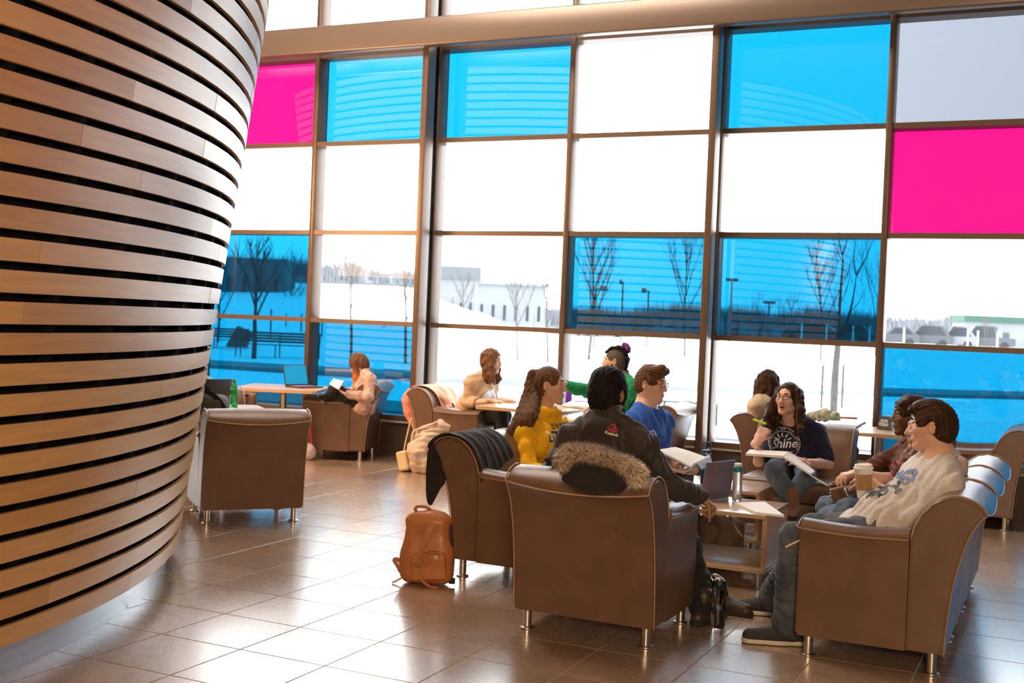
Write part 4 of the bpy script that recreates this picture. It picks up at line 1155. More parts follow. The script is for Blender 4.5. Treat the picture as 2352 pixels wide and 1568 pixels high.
    def glasses(s, m, w=.050, h=.033):
        P, k = s.P, s.k; t = empty('glasses', (0, 0, 0), parent=s.root)
        for q in (-1, 1):
            c = []; n = 20
            for i in range(n):
                a = 2 * PI * i / n; x = math.copysign(abs(math.cos(a)) ** .55, math.cos(a)) * w / 2; z = math.copysign(abs(math.sin(a)) ** .6, math.sin(a)) * h / 2
                xx = q * .0325 + x; c.append(Vector(P(xx, .108 - .10 * (abs(xx) / .06) ** 2 * .12, .006 + z) - s.org))
            tube('rim', c, .0019 * k, m, t, 6, True)
            tube('temple', [Vector(P(q * .0585, .098, .012) - s.org), Vector(P(q * .079, .05, .012) - s.org), Vector(P(q * .084, -.008, .010) - s.org)], .0019 * k, m, t, 6)
        tube('bridge', [Vector(P(-.0085, .108, .010) - s.org), Vector(P(0, .111, .013) - s.org), Vector(P(.0085, .108, .010) - s.org)], .0018 * k, m, t, 6)
        t.name = 'glasses'; return t
    def hairobj(s, S, m, name='hair', amp=.0028, freq=230, dirv=None, seed=0, res=None, it=1, label=None):
        S.disp = strands(amp, freq, dirv if dirv is not None else -s.u, seed)
        o = sculpt_obj(name, S.mesh(res or s.hres), m, s.root, it, s.H)
        o.location = Vector(s.H - s.org)
        if label: o['label'] = label
        return o
    def cap(s, S, g=.010, face=(.064, .072, .102), fpos=(0, .094, -.032), nape=True, side=True):
        """hair cap round the skull, the face cut out"""
        P, k = s.P, s.k; A = (s.l, s.f, s.u)
        S.ell(P(0, -.010, .016), (np.array(HEADR) + g) * k, A, 0)
        if nape: S.ell(P(0, -.045, -.030), np.array((.062 + g * .5, .048 + g, .075)) * k, A, .03)
        else: S.ell(P(0, -.048, -.018), np.array((.060 + g * .5, .045 + g, .060)) * k, A, .03)
        S.ell(P(*fpos), np.array(face) * k, A, .012, op='cut')
        if side:
            for q in (-1, 1): S.ell(P(q * .085, .030, -.045), np.array((.03, .045, .050)) * k, A, .01, op='cut')

def decal_text(txt, target, center, right, up, size, m, parent, name='print', bold=.0, shear=0.0, push=.0035, org=(0, 0, 0), ring=None, sx=1.0):
    """flat lettering laid onto a garment: glyph outlines cast onto the surface along -normal"""
    right, up = Vector(right).normalized(), Vector(up).normalized(); nrm = right.cross(up).normalized(); up = nrm.cross(right)
    me0 = target.data; bv = BVHTree.FromPolygons([v.co for v in me0.vertices], [p.vertices for p in me0.polygons]); tm = Vector(org)
    glyphs = []
    if ring is None: glyphs.append((txt, Vector((0, 0)), 0.0))
    else:
        R, a0, a1 = ring; n = len(txt)
        for i, ch in enumerate(txt):
            a = a0 + (a1 - a0) * i / max(n - 1, 1); glyphs.append((ch, Vector((math.cos(a) * R, math.sin(a) * R)), a - PI / 2 if a1 < a0 else a + PI / 2))
    bm = bmesh.new()
    for ch, off, rot in glyphs:
        if ch == ' ': continue
        cu = bpy.data.curves.new('glyph', 'FONT'); cu.body = ch; cu.size = size; cu.align_x = 'CENTER'; cu.align_y = 'CENTER'; cu.offset = bold; cu.shear = shear; cu.resolution_u = 3
        to = bpy.data.objects.new('glyph', cu); C.objects.link(to); dg = bpy.context.evaluated_depsgraph_get()
        tmesh = bpy.data.meshes.new_from_object(to.evaluated_get(dg)); bpy.data.objects.remove(to)
        b2 = bmesh.new(); b2.from_mesh(tmesh); bmesh.ops.triangulate(b2, faces=b2.faces)
        bmesh.ops.subdivide_edges(b2, edges=[e for e in b2.edges if e.calc_length() > size * .3], cuts=2)
        mp = {}
        for v in b2.verts:
            x, y = v.co.x * sx, v.co.y; c, sn = math.cos(rot), math.sin(rot)
            X, Y = off.x + x * c - y * sn, off.y + x * sn + y * c
            p = Vector(center) + right * X + up * Y
            hit = bv.ray_cast(p + nrm * .10 - tm, -nrm)
            q = (hit[0] + nrm * push) if hit[0] is not None else (p - tm)
            mp[v] = bm.verts.new(q)
        for f_ in b2.faces:
            try: bm.faces.new([mp[v] for v in f_.verts])
            except ValueError: pass
        b2.free()
    return obj(name, bm, m, parent)
def decal_line(pts2, target, center, right, up, rad, m, parent, name='print', push=.002, org=(0, 0, 0), closed=False):
    right, up = Vector(right).normalized(), Vector(up).normalized(); nrm = right.cross(up).normalized(); up = nrm.cross(right)
    me0 = target.data; bv = BVHTree.FromPolygons([v.co for v in me0.vertices], [p.vertices for p in me0.polygons]); tm = Vector(org); P = []
    for (x, y) in pts2:
        p = Vector(center) + right * x + up * y; hit = bv.ray_cast(p + nrm * .10 - tm, -nrm)
        P.append((hit[0] + nrm * push) if hit[0] is not None else (p - tm))
    bm = bmesh.new(); n = len(P); L = []
    for i in range(n):
        a = P[i - 1] if (i or closed) else P[i]; b = P[(i + 1) % n] if (i < n - 1 or closed) else P[i]
        s = (b - a).normalized().cross(nrm).normalized() * rad; L.append((bm.verts.new(P[i] + s), bm.verts.new(P[i] - s)))
    for i in range(n if closed else n - 1):
        A, B = L[i], L[(i + 1) % n]; bm.faces.new((A[0], A[1], B[1], B[0]))
    return obj(name, bm, m, parent)
F3, R3 = np.array(CF), np.array((math.cos(YAW), math.sin(YAW), 0.0))   # view axis and the level direction to the right
def look(deg, up=0.0):
    """direction in plan: 0 = away from the camera, 90 = to the right, 180 = at the camera, -90 = left"""
    a = math.radians(deg); return unit(np.array((F3[0], F3[1], 0)) * math.cos(a) + R3 * math.sin(a) + np.array((0, 0, up)))
# ================================================================== the people
M['yellow'] = clothmat('yellow_sweatshirt', (.95, .52, .012)); M['navy'] = clothmat('navy_tee', (.018, .022, .052)); M['blue'] = clothmat('blue_tee', (.025, .115, .52))
M['charcoal'] = clothmat('charcoal_jacket', (.040, .033, .031), rough=.6); M['jeans'] = clothmat('blue_jeans', (.075, .115, .185), col2=(.14, .19, .27), scale=7)
M['jeansd'] = clothmat('dark_jeans', (.050, .064, .090), col2=(.115, .135, .17), scale=7); M['whitetee'] = clothmat('white_tee', (.62, .61, .62)); M['brownknit'] = clothmat('brown_sweater', (.13, .045, .03))
M['blackcloth'] = clothmat('black_cloth', (.014, .014, .016)); M['beigeblazer'] = clothmat('beige_blazer', (.60, .40, .25)); M['cream'] = clothmat('cream_knit', (.62, .48, .33))
M['plaidpink'] = clothmat('pink_plaid', (.62, .44, .38), col2=(.40, .24, .22), scale=16); M['green'] = clothmat('green_sweatshirt', (.015, .30, .11)); M['greypants'] = clothmat('grey_trousers', (.075, .082, .085))
M['scarf'] = clothmat('wine_scarf', (.13, .010, .025), col2=(.38, .20, .17), scale=34); M['palepink'] = clothmat('pale_pink_tee', (.62, .50, .50))
M['shoe'] = mat('dark_canvas_shoe', (.030, .028, .028), .8, var=.1); M['solew'] = mat('white_rubber_sole', (.62, .58, .52), .5); M['boot'] = mat('dark_leather_boot', (.045, .032, .022), .45, var=.3, scale=20)
M['bootb'] = mat('brown_suede_boot', (.22, .11, .065), .8, var=.15); M['lace'] = mat('black_lace', (.01, .01, .01), .7); M['magenta'] = mat('pink_hair_tie', (.7, .03, .25), .5)
T = lambda x, y, d: np.array(at(x, y, d))
def A_(x, y, d, z=.078):
    q = T(x, y, d); q[2] = z; return q

# ---- man in the black jacket, seen from behind
pm = Person('man with short black hair in a charcoal jacket, seen from behind in the front chair', 5.78,
    dict(hip=(-2.02, 5.52, .56), chest=T(1392, 1045, 5.76), neck=T(1398, 975, 5.74), head=T(1398, 905, 5.78), shL=T(1318, 1005, 5.80), shR=T(1468, 1018, 5.66),
         elL=T(1268, 1085, 6.00), wrL=T(1335, 1110, 6.15), elR=(-1.715, 5.47, .735), wrR=T(1612, 1141, 5.93), knL=(-2.14, 5.98, .52), anL=A_(1646, 1375, 6.28), knR=(-1.84, 6.02, .53), anR=A_(1616, 1388, 6.00)),
    look(38, -.05), 'skin3', sc=1.03, hres=.0032, bres=.007)
pm.hand('R', unit(T(1640, 1168, 5.98) - T(1612, 1141, 5.93)), (-.3, .2, -1), (.75, .8, .8, .85), res=.0026)
pm.hand('L', R3, (0, 0, -1), .5)
pm.finish()
def hood(S):
    J = pm.J; n = J['neck'] + np.array((0, 0, .025)); b = -pm.front
    S.cone(n - np.array((0, 0, .08)) + b * .01, n - np.array((0, 0, .005)) + b * .012, .085, .078, .03)
    for i in range(5):
        a = PI * (i / 4 - .5); S.cone(n + pm.lat * math.sin(a) * .085 + b * (.03 + .055 * math.cos(a)) + (0, 0, .008 - .02 * math.cos(a)), n + pm.lat * math.sin(a + .6) * .085 + b * (.03 + .055 * math.cos(a + .6)) + (0, 0, .008 - .02 * math.cos(a + .6)), .030, .030, .018)
    S.ell(n + b * .075 - (0, 0, .035), (.100, .040, .060), (pm.lat, b, (0, 0, 1)), .03)
jk = pm.top('jacket', M['charcoal'], .020, .97, 3, .014, 21, hem=.1, sleeve_inf=.013, collar=False, extra=hood, res=.0065)
pm.trousers(M['blackcloth'], .014, 4, .012, 26, .97, .018)
pm.shoe('R', tuple(look(38)), M['boot'], L=.28, high=.04, laces=M['lace'], name='boot'); pm.shoe('L', tuple(look(125)), M['boot'], L=.28, high=.04, laces=M['lace'], name='boot')
S = Sculpt(); pm.cap(S, .014, face=(.068, .085, .098), fpos=(0, .108, -.030), side=False, nape=False)
S.ell(pm.P(0, -.02, .085), np.array((.062, .080, .040)) * 1.03, (pm.l, pm.f, pm.u), .03)
S.cone(pm.P(-.030, -.060, -.066), pm.P(.030, -.060, -.066), .026, .026, .03)
rg = random.Random(1)
for q in range(46):
    a, b = rg.uniform(-.055, .055), rg.uniform(-.07, .06); z = .118 - (a * a + b * b) * 7; S.cone(pm.P(a, b, z - .01), pm.P(a + rg.uniform(-.014, .014), b + rg.uniform(-.016, .016), z + rg.uniform(.008, .018)), .010, .003, .006)
for q in (-1, 1): S.ell(pm.P(q * .080, -.008, -.004), (.020, .022, .034), (pm.l, pm.f, pm.u), .006, op='cut')
S.boxp(pm.P(0, -.01, -.130), (.13, .13, .048), (pm.l, pm.f, pm.u), .01, .02, op='cut')
for q in (-1, 1): S.ell(pm.P(q * .072, -.030, -.080), (.022, .050, .030), (pm.l, pm.f, pm.u), .02, op='cut')
pm.hairobj(S, M['hair_black'], amp=.0050, freq=260, dirv=(.4, .3, .8), res=.003)
pm.hairobj(Sculpt().path([pm.P(-.064, .030, -.075), pm.P(-.035, .075, -.110), pm.P(.035, .075, -.110), pm.P(.064, .030, -.075)], [.014, .018, .018, .014], .01), M['hair_black'], 'beard', .002)
pm.eyes()
# shoulder emblem: small red triangle with the maker's word beneath
c = T(1412, 985, 5.60); rt, upv = R3 * .97 + np.array((0, 0, -.20)), np.array((.1, .1, 1.0))
M['redprint'] = mat('red_print', (.42, .012, .03), .6)
P0 = T(1408, 982, 5.60)
for tri in ([(-.022, -.012), (-.002, .020), (.006, -.006)], [(.002, .020), (.010, -.004), (.024, -.012)], [(-.020, -.016), (0, -.009), (.022, -.016)]):
    xs = [p[0] for p in tri]; cx, cy = sum(xs) / 3, sum(p[1] for p in tri) / 3
    decal_line([tuple(p) for p in tri] , jk, P0, rt, upv, .0038, M['redprint'], pm.root, 'emblem', .0035, pm.org, True)
decal_text('Reebok', jk, P0 - unit(upv) * .030, rt, upv, .021, M['white'], pm.root, 'lettering', .0006, push=.0035, org=pm.org)

# ---- boy in the white tee with the coffee cup
pb = Person('boy with short brown hair in a white printed tee holding a coffee cup', 5.65,
    dict(hip=(-.80, 5.87, .57), chest=T(2135, 1118, 5.62), neck=T(2163, 1062, 5.58), head=T(2142, 978, 5.60), shL=T(2172, 1122, 5.46), shR=T(2108, 1090, 5.80), belly=(-.03, 0, 0),
         elL=T(2096, 1232, 5.52), wrL=T(2045, 1262, 5.50), elR=T(2090, 1188, 5.84), wrR=T(2026, 1140, 5.74),
         knL=T(1822, 1232, 5.58), anL=A_(1812, 1424, 5.66), knR=T(1868, 1212, 5.86), anR=A_(1772, 1372, 6.24)),
    look(-62, -.02), 'skin', sc=1.0, hres=.0032, bres=.007)
CUP = T(1986, 1106, 5.74)
pb.hand('R', unit(T(1998, 1112, 5.79) - T(2026, 1140, 5.74)), -R3 * .55 - F3 * .84, (.55, .6, .6, .65), thumb=(.9, .5), res=.0026)
pb.hand('L', (-1, .1, -.1), (0, 0, -1), .3)
pb.finish()
tee = pb.top('tee', M['whitetee'], .020, .34, 7, .010, 22, hem=.25, sleeve_inf=.022, res=.006, extra=lambda S: S.cone(pb.J['hip'] + np.array((-.02, 0, .0)), pb.J['hip'] + np.array((.02, 0, .08)), .112, .112, .05, pb.hiplat(), 1.35))
pb.trousers(M['jeansd'], .010, 8, .008, 24, .90, .034, 'jeans', res=.0065)
pb.shoe('L', (-1, -.42, 0), M['shoe'], M['solew'], .30, laces=M['lace'], res=.004); pb.shoe('R', (-1, -.35, 0), M['shoe'], M['solew'], .29, laces=M['lace'], res=.004)
S = Sculpt(); pb.cap(S, .010, face=(.066, .075, .094), fpos=(0, .100, -.038), nape=False)
S.ell(pb.P(0, .030, .098), np.array((.055, .060, .026)), (pb.l, pb.f, pb.u), .03); S.path([pb.P(-.03, .09, .072), pb.P(.03, .092, .076)], [.018, .018], .02)
S.ell(pb.P(0, -.060, -.015), np.array((.062, .042, .066)), (pb.l, pb.f, pb.u), .03)
for q in (-1, 1): S.ell(pb.P(q * .082, -.004, -.006), (.018, .022, .034), (pb.l, pb.f, pb.u), .006, op='cut')
pb.hairobj(S, M['hair_dbrown'], amp=.0042, freq=280, dirv=pb.f * .9 - pb.u * .5, seed=4, res=.003)
pb.eyes(brows=M['hair_dbrown']); pb.lips(M['lip'])
M['printgrey'] = mat('grey_shirt_print', (.10, .115, .14), .8, var=.3, scale=20); M['printblue'] = mat('blue_shirt_print', (.20, .28, .46), .8)
rg = random.Random(2); rt = unit(np.cross(pb.front, (0, 0, 1))); rt = -pb.lat if False else pb.lat
for k in range(16):
    base = pb.J['chest'] * (1 - k / 22) + pb.J['hip'] * (k / 22) + pb.front * .14
    x0 = rg.uniform(-.06, .07); pts = [(x0 + rg.uniform(-.03, .03), rg.uniform(-.03, .03)) for _ in range(4)]
    decal_line([tuple(p) for p in smoothcurve([(a, b, 0) for a, b in pts], 4) for p in [p[:2]]], tee, base, rt, np.cross(pb.front, rt) if False else unit(pb.J['chest'] - pb.J['hip']), rg.uniform(.006, .014), M['printblue'] if k < 5 else M['printgrey'], pb.root, 'print', .002, pb.org)

# ---- woman with long hair and wine scarf, mostly behind the boy
ps = Person('woman with long light brown hair and a wine red scarf, behind the boy in white', 6.3,
    dict(hip=(-.82, 6.60, .57), chest=T(2150, 1100, 6.22), neck=T(2156, 1047, 6.22), head=T(2127, 986, 6.22), shL=T(2192, 1072, 6.06), shR=T(2118, 1066, 6.40),
         elL=T(2085, 1150, 6.02), wrL=T(1995, 1110, 6.20), elR=T(2078, 1108, 6.42), wrR=T(1968, 1086, 6.36), knL=T(1946, 1172, 6.22), anL=T(1868, 1250, 6.45), knR=T(1905, 1190, 6.38), anR=T(1882, 1330, 6.5)),
    look(-80), 'skin', sc=.98, female=True, hres=.004, bres=.008)
ps.hand('R', unit(T(1940, 1092, 6.34) - T(1968, 1086, 6.36)), (0, 0, -1), (.35, .4, .45, .5)); ps.hand('L', unit(T(1960, 1100, 6.3) - T(1995, 1110, 6.2)), (0, 0, -1), .5)
ps.finish(); ps.top('tee', M['palepink'], .012, .34, 9, .007, 24, sleeve_inf=.018); ps.trousers(M['jeans'], .010, 10, .006, 26, .98, .012, 'jeans')
ps.shoe('L', (-1, -.2, 0), M['boot'], L=.25); ps.shoe('R', (-1, -.1, 0), M['boot'], L=.25)
S = Sculpt(); ps.cap(S, .014)
for q, x in ((-1, 0), (1, 0)):
    S.path([ps.P(q * .05, .04, .07), ps.P(q * .088, .03, -.01), ps.P(q * .092, .03, -.09), ps.P(q * .080, .080, -.17), ps.P(q * .066, .110, -.25), ps.P(q * .06, .125, -.31)], [.028, .032, .034, .032, .026, .012], .02)
S.path([ps.P(0, -.05, .05), ps.P(0, -.085, -.06), ps.P(0, -.09, -.16), ps.P(0, -.08, -.24)], [.06, .065, .055, .03], .03, ps.l, 1.4)
ps.hairobj(S, M['hair_lbrown'], amp=.005, freq=210, seed=5)
S = Sculpt(); n = ps.J['neck']
for i in range(8):
    a = i * PI / 4; b = a + PI / 4; S.cone(n + ps.lat * .085 * math.cos(a) + ps.front * (.02 + .075 * math.sin(a)) + (0, 0, -.01), n + ps.lat * .085 * math.cos(b) + ps.front * (.02 + .075 * math.sin(b)) + (0, 0, -.01), .030, .030, .02)
S.path([n + ps.front * .09 - (0, 0, .02), T(2068, 1078, 6.12), T(2078, 1105, 6.10), T(2072, 1135, 6.10)], [.040, .042, .036, .026], .02, F3, .6)
S.disp = wrinkle(.016, 46, 3); sculpt_obj('scarf', S.mesh(.0055), M['scarf'], ps.root, 1, ps.org)
ps.eyes(brows=M['hair_brown']); ps.lips(M['lip'])

# ---- woman in the brown sweater, far seat of the right row
pd = Person('dark skinned woman with pinned-up dark hair in a brown sweater, hands clasped', 6.95,
    dict(hip=(-.84, 7.33, .57), chest=T(2112, 1075, 6.82), neck=T(2100, 1020, 6.86), head=T(2090, 955, 6.88), shL=T(2128, 1045, 6.62), shR=T(2088, 1032, 7.02),
         elL=T(2060, 1108, 6.58), wrL=T(1945, 1128, 6.62), elR=T(2022, 1062, 6.98), wrR=T(1938, 1112, 6.74), knL=T(1925, 1160, 6.80), anL=T(1900, 1270, 6.95), knR=T(1900, 1165, 7.0), anR=T(1890, 1280, 7.1)),
    look(-84, .0), 'skin4', sc=1.0, female=True, hres=.0036, bres=.008)
pd.hand('L', unit(T(1905, 1140, 6.66) - T(1945, 1128, 6.62)), F3, (.75, .8, .8, .8), res=.0028); pd.hand('R', unit(T(1902, 1128, 6.72) - T(1938, 1112, 6.74)), -F3, (.7, .8, .8, .8), res=.0028)
pd.finish(); pd.top('sweater', M['brownknit'], .015, .60, 12, .010, 26, sleeve_inf=.016, res=.007); pd.trousers(M['jeans'], .010, 11, .006, 26, .98, .010, 'jeans')
pd.shoe('L', (-1, 0, 0), M['boot'], L=.25); pd.shoe('R', (-1, 0, 0), M['boot'], L=.25)
S = Sculpt(); pd.cap(S, .012, face=(.066, .070, .092), fpos=(0, .100, -.046)); P = pd.P
for i in range(7):
    x = -.055 + i * .0185
    S.path([P(x, .070, .078 - .2 * x * x * 10), P(x * 1.05, .02, .118 - x * x * 6), P(x * 1.05, -.05, .112 - x * x * 6), P(x, -.105, .07 - x * x * 4), P(x * .7, -.118, .02)], [.012, .016, .017, .017, .014], .004)
S.ell(P(0, -.11, .045), (.055, .042, .048), (pd.l, pd.f, pd.u), .02)
pd.hairobj(S, M['hair_dbrown'], amp=.0035, freq=240, dirv=pd.f, seed=6)
pd.hairobj(Sculpt().path([P(0, -.10, -.02), P(.02, -.13, -.10), P(.02, -.15, -.17)], [.03, .028, .012], .02), M['hair_dbrown'], 'hair_tail', .004)
pd.eyes(brows=M['hair_black']); pd.lips(M['lipd'])
S = Sculpt(); a = unit(T(1905, 1140, 6.66) - T(1945, 1128, 6.62)); w = pd.J['wrL']; t1 = unit(np.cross(a, (0, 0, 1))); t2 = np.cross(a, t1)
tube('bracelet', [tuple(w + (t1 * math.cos(q * PI / 8) * .030 + t2 * math.sin(q * PI / 8) * .026) - pd.org) for q in range(16)], .0045, M['white'], pd.root, 6, True)

# ---- talking woman in the navy tee
pn = Person('woman with long wavy dark hair and black glasses in a navy printed tee, talking', 8.3,
    dict(hip=(-1.80, 8.72, .57), chest=T(1826, 1018, 8.38), neck=T(1824, 967, 8.34), head=T(1810, 916, 8.26), shR=T(1778, 990, 8.42), shL=T(1876, 994, 8.36), belly=(.0, 0, 0),
         elR=T(1742, 1060, 8.18), wrR=T(1742, 1008, 7.98), elL=T(1903, 1066, 8.22), wrL=T(1842, 1060, 7.96), knR=T(1778, 1082, 8.00), anR=T(1820, 1156, 7.90), knL=T(1852, 1096, 8.02), anL=T(1776, 1180, 7.98)),
    look(-140, .10), 'skin', up=(0, 0, 1), sc=1.0, female=True, hres=.0034, bres=.008, mouth='open')
pn.f = pn.f
pn.hand('R', unit(T(1762, 978, 8.0) - T(1742, 1008, 7.98)), -R3 * -.4 + F3 * .7, (.7, .75, .8, .85), thumb=(.7, .6), res=.003)
pn.hand('L', unit(T(1808, 1040, 7.95) - T(1842, 1060, 7.96)), (0, .2, -1), (.5, .6, .65, .7), res=.003)
pn.finish()
nt_tee = pn.top('tee', M['navy'], .014, .40, 13, .007, 22, hem=.2, sleeve_inf=.024, res=.0065)
pn.trousers(M['jeans'], .010, 14, .006, 26, .94, .006, 'jeans', res=.0075)
pn.shoe('R', (.2, -1, -.15), M['bootb'], L=.24, high=.05, name='boot'); pn.shoe('L', (.1, -1, 0), M['bootb'], L=.24, high=.05, name='boot')
S = Sculpt(); P = pn.P; pn.cap(S, .011, face=(.063, .075, .108), fpos=(0, .094, -.026), side=False)
rg = random.Random(4)
for q in (-1, 1):
    for j in range(5):
        a = .25 + j * .30
        pts = []; rs = []
        for i in range(8):
            t = i / 7; x = q * (.070 + .030 * math.sin(min(t * 2.2, 1.57)) - .02 * (j > 3)) * math.cos(a * .5) * (1 + .45 * t); y = .030 - .100 * math.sin(a * .8) + .050 * t
            z = .060 - t * (.31 if q > 0 else .29); w = .011 * math.sin(t * 15 + j * 2.1 + q); pts.append(P(x + w, y + w * .7, z)); rs.append(.024 + .006 * math.sin(t * 3) - .012 * t * t)
        S.path(pts, rs, .012)
pn.hairobj(S, M['hair_dbrown'], amp=.0055, freq=170, seed=8, res=.0036)
pn.eyes(look=look(-118, .14), brows=M['hair_dbrown']); pn.lips(M['lip'], True); pn.glasses(M['frame'])
cP = T(1805, 1021, 8.20); rt, upv = R3, np.array((0, 0, 1.0)); 
decal_text('Shine', nt_tee, cP - upv * .002, rt + upv * .10, upv, .088, M['white'], pn.root, 'lettering', .0012, .35, org=pn.org, sx=.92)
for Rr in (.112, .086):
    decal_line([(Rr * math.cos(i * PI / 24), Rr * math.sin(i * PI / 24)) for i in (range(48) if Rr > .1 else range(3, 22))], nt_tee, cP, rt, upv, .0016, M['white'], pn.root, 'print_ring', .003, pn.org, Rr > .1)
decal_text('UNIVERSITY OF LETHBRIDGE', nt_tee, cP, rt, upv, .0185, M['white'], pn.root, 'lettering', .0003, org=pn.org, ring=(.099, math.radians(200), math.radians(-20)))
for i in range(5):
    a = math.radians(150 - i * 30); decal_line([(math.cos(a) * r + .006 * math.sin(r * 90), math.sin(a) * r + .010) for r in (.034, .044, .054, .064)], nt_tee, cP, rt, upv, .0042, M['white'], pn.root, 'print_ray', .003, pn.org)
w = pn.J['wrL']; a = unit(w - pn.J['elL']); w = w - a * .02; t1 = unit(np.cross(a, (0, 0, 1))); t2 = np.cross(a, t1)
wt = empty('wristwatch', parent=pn.root)
tube('strap', [tuple(w + (t1 * math.cos(q * PI / 8) + t2 * math.sin(q * PI / 8)) * .0275 - pn.org) for q in range(16)], .0035, M['gold'], wt, 6, True)
wf = lathe('watch_face', [(.013, 0), (.014, .003), (.012, .006)], M['gold'], wt, 16); wf.location = Vector(w - F3 * .027 - pn.org); wf.rotation_euler = Vector(-F3).to_track_quat('Z', 'Y').to_euler()
w = pn.J['wrR']; a = unit(w - pn.J['elR']); w = w - a * .05; t1 = unit(np.cross(a, (1, 0, 0))); t2 = np.cross(a, t1)
tube('bracelet', [tuple(w + (t1 * math.cos(q * PI / 8) + t2 * math.sin(q * PI / 8)) * .033 - pn.org) for q in range(16)], .0035, M['steel'], pn.root, 6, True)

# ---- boy in the blue tee reading
pk = Person('young man with side-parted brown hair and glasses in a blue tee, reading a book', 8.0,
    dict(hip=(-2.80, 7.74, .57), chest=T(1478, 992, 7.92), neck=T(1482, 945, 7.92), head=T(1495, 882, 7.92), shR=T(1448, 975, 7.70), shL=T(1522, 968, 8.12), 
         elR=T(1462, 1066, 7.55), wrR=T(1540, 1076, 7.50), elL=T(1516, 1050, 8.02), wrL=T(1572, 1080, 7.74), knR=(-2.30, 7.62, .50), anR=(-2.26, 7.60, .10), knL=T(1545, 1100, 8.0), anL=(-2.28, 7.95, .10)),
    look(180 - 58, -.05), 'skin', sc=1.04, hres=.0034, bres=.008)
pk.hand('R', unit(T(1580, 1084, 7.5) - T(1540, 1076, 7.5)), (0, 0, 1), (.35, .4, .4, .45), res=.003); pk.hand('L', unit(T(1598, 1088, 7.62) - T(1572, 1080, 7.74)), (0, 0, 1), (.4, .5, .5, .55), res=.003)
pk.finish(); bt = pk.top('tee', M['blue'], .014, .42, 16, .010, 22, sleeve_inf=.022, res=.0065)
pk.trousers(M['greypants'], .012, 17, .008, 26, .98, .016); pk.shoe('R', (1, -.1, 0), M['shoe'], M['solew'], .28); pk.shoe('L', (1, .1, 0), M['shoe'], M['solew'], .28)
S = Sculpt(); P = pk.P; pk.cap(S, .009, face=(.066, .075, .096), fpos=(0, .103, -.042), nape=False)
S.path([P(-.055, .040, .088), P(-.02, .078, .108), P(.035, .082, .092), P(.060, .055, .070)], [.022, .026, .022, .014], .02); S.ell(P(-.01, .01, .100), (.058, .07, .028), (pk.l, pk.f, pk.u), .03)
for q in (-1, 1): S.ell(P(q * .082, -.004, -.006), (.018, .022, .034), (pk.l, pk.f, pk.u), .006, op='cut')
pk.hairobj(S, M['hair_brown'], amp=.004, freq=230, dirv=pk.f * .7 + pk.l * .6, seed=9)
pk.eyes(look=look(90, -.1), brows=M['hair_brown']); pk.lips(M['lip']); pk.glasses(M['frame'], .050, .030)
cP = T(1482, 1010, 7.82); rt = unit(np.cross((0, 0, 1), -pk.front)) if False else unit(-F3 * 0 + R3 + F3 * .15); upv = np.array((0, 0, 1.0))
decal_line([(-.045, -.075), (-.030, -.02), (-.010, -.055), (-.002, .02), (.012, .062), (.040, .070), (.062, .045), (.066, .005), (.058, -.012), (.068, -.018), (.030, -.055), (-.010, -.085)], bt, cP, rt, upv, .0038, M['white'], pk.root, 'print', .003, pk.org)
decal_line([(.008, .052), (.034, .050), (.044, .028), (.030, -.008), (.012, -.030)], bt, cP, rt, upv, .003, M['white'], pk.root, 'print', .003, pk.org)

# ---- woman in the yellow hoodie
py_ = Person('woman with a long brown ponytail in a yellow hoodie, seen in profile', 7.6,
    dict(hip=(-2.90, 7.08, .57), chest=T(1248, 1020, 7.58), neck=T(1248, 962, 7.60), head=T(1262, 884, 7.60), shR=T(1205, 1000, 7.42), shL=T(1296, 988, 7.80), belly=(-.0, 0, 0),
         elR=T(1214, 1090, 7.30), wrR=T(1275, 1082, 7.18), elL=T(1310, 1070, 7.7), wrL=T(1300, 1090, 7.4), knR=(-2.36, 6.98, .52), anR=(-2.25, 6.95, .10), knL=(-2.36, 7.18, .52), anL=(-2.25, 7.2, .10)),
    look(180 - 76, .02), 'skin', sc=1.04, female=True, hres=.0032, bres=.0075)
py_.hand('R', R3, (0, 0, -1), .4); py_.hand('L', unit((.3, -1, 0)), (0, 0, -1), .4); py_.finish()
def hood2(S):
    n = py_.J['neck'] + np.array((0, 0, .0)); b = -py_.front
    for i in range(10):
        a, c2 = i * PI / 5, (i + 1) * PI / 5
        def q(t): return n + py_.lat * .098 * math.sin(t) + b * (.005 + .090 * math.cos(t)) + np.array((0, 0, .052 + .036 * math.cos(t)))
        S.cone(q(a), q(c2), .034 + .006 * math.cos(a), .034 + .006 * math.cos(c2), .008)
    S.ell(n + b * .095 - (0, 0, .02), (.105, .035, .060), (py_.lat, b, (0, 0, 1)), .03)
hd_ = py_.top('hoodie', M['yellow'], .024, 1.0, 18, .015, 19, sleeve_inf=.024, collar=False, extra=hood2, res=.0062)
py_.trousers(M['blackcloth'], .008, 19, .004, 26, .98, .004, 'leggings'); py_.shoe('R', (1, -.1, 0), M['shoe'], M['solew'], .25); py_.shoe('L', (1, .1, 0), M['shoe'], M['solew'], .25)
S = Sculpt(); P = py_.P; py_.cap(S, .008, face=(.066, .078, .106), fpos=(0, .100, -.034))
for q in (-1, 1): S.ell(P(q * .082, .0, -.006), (.018, .026, .036), (py_.l, py_.f, py_.u), .006, op='cut')
S.ell(P(0, -.095, .070), (.030, .030, .030), (py_.l, py_.f, py_.u), .02)
py_.hairobj(S, M['hair_brown'], amp=.0028, freq=240, dirv=py_.f * .85 - py_.u * .4, seed=10)
S = Sculpt(); tp = P(0, -.115, .068)
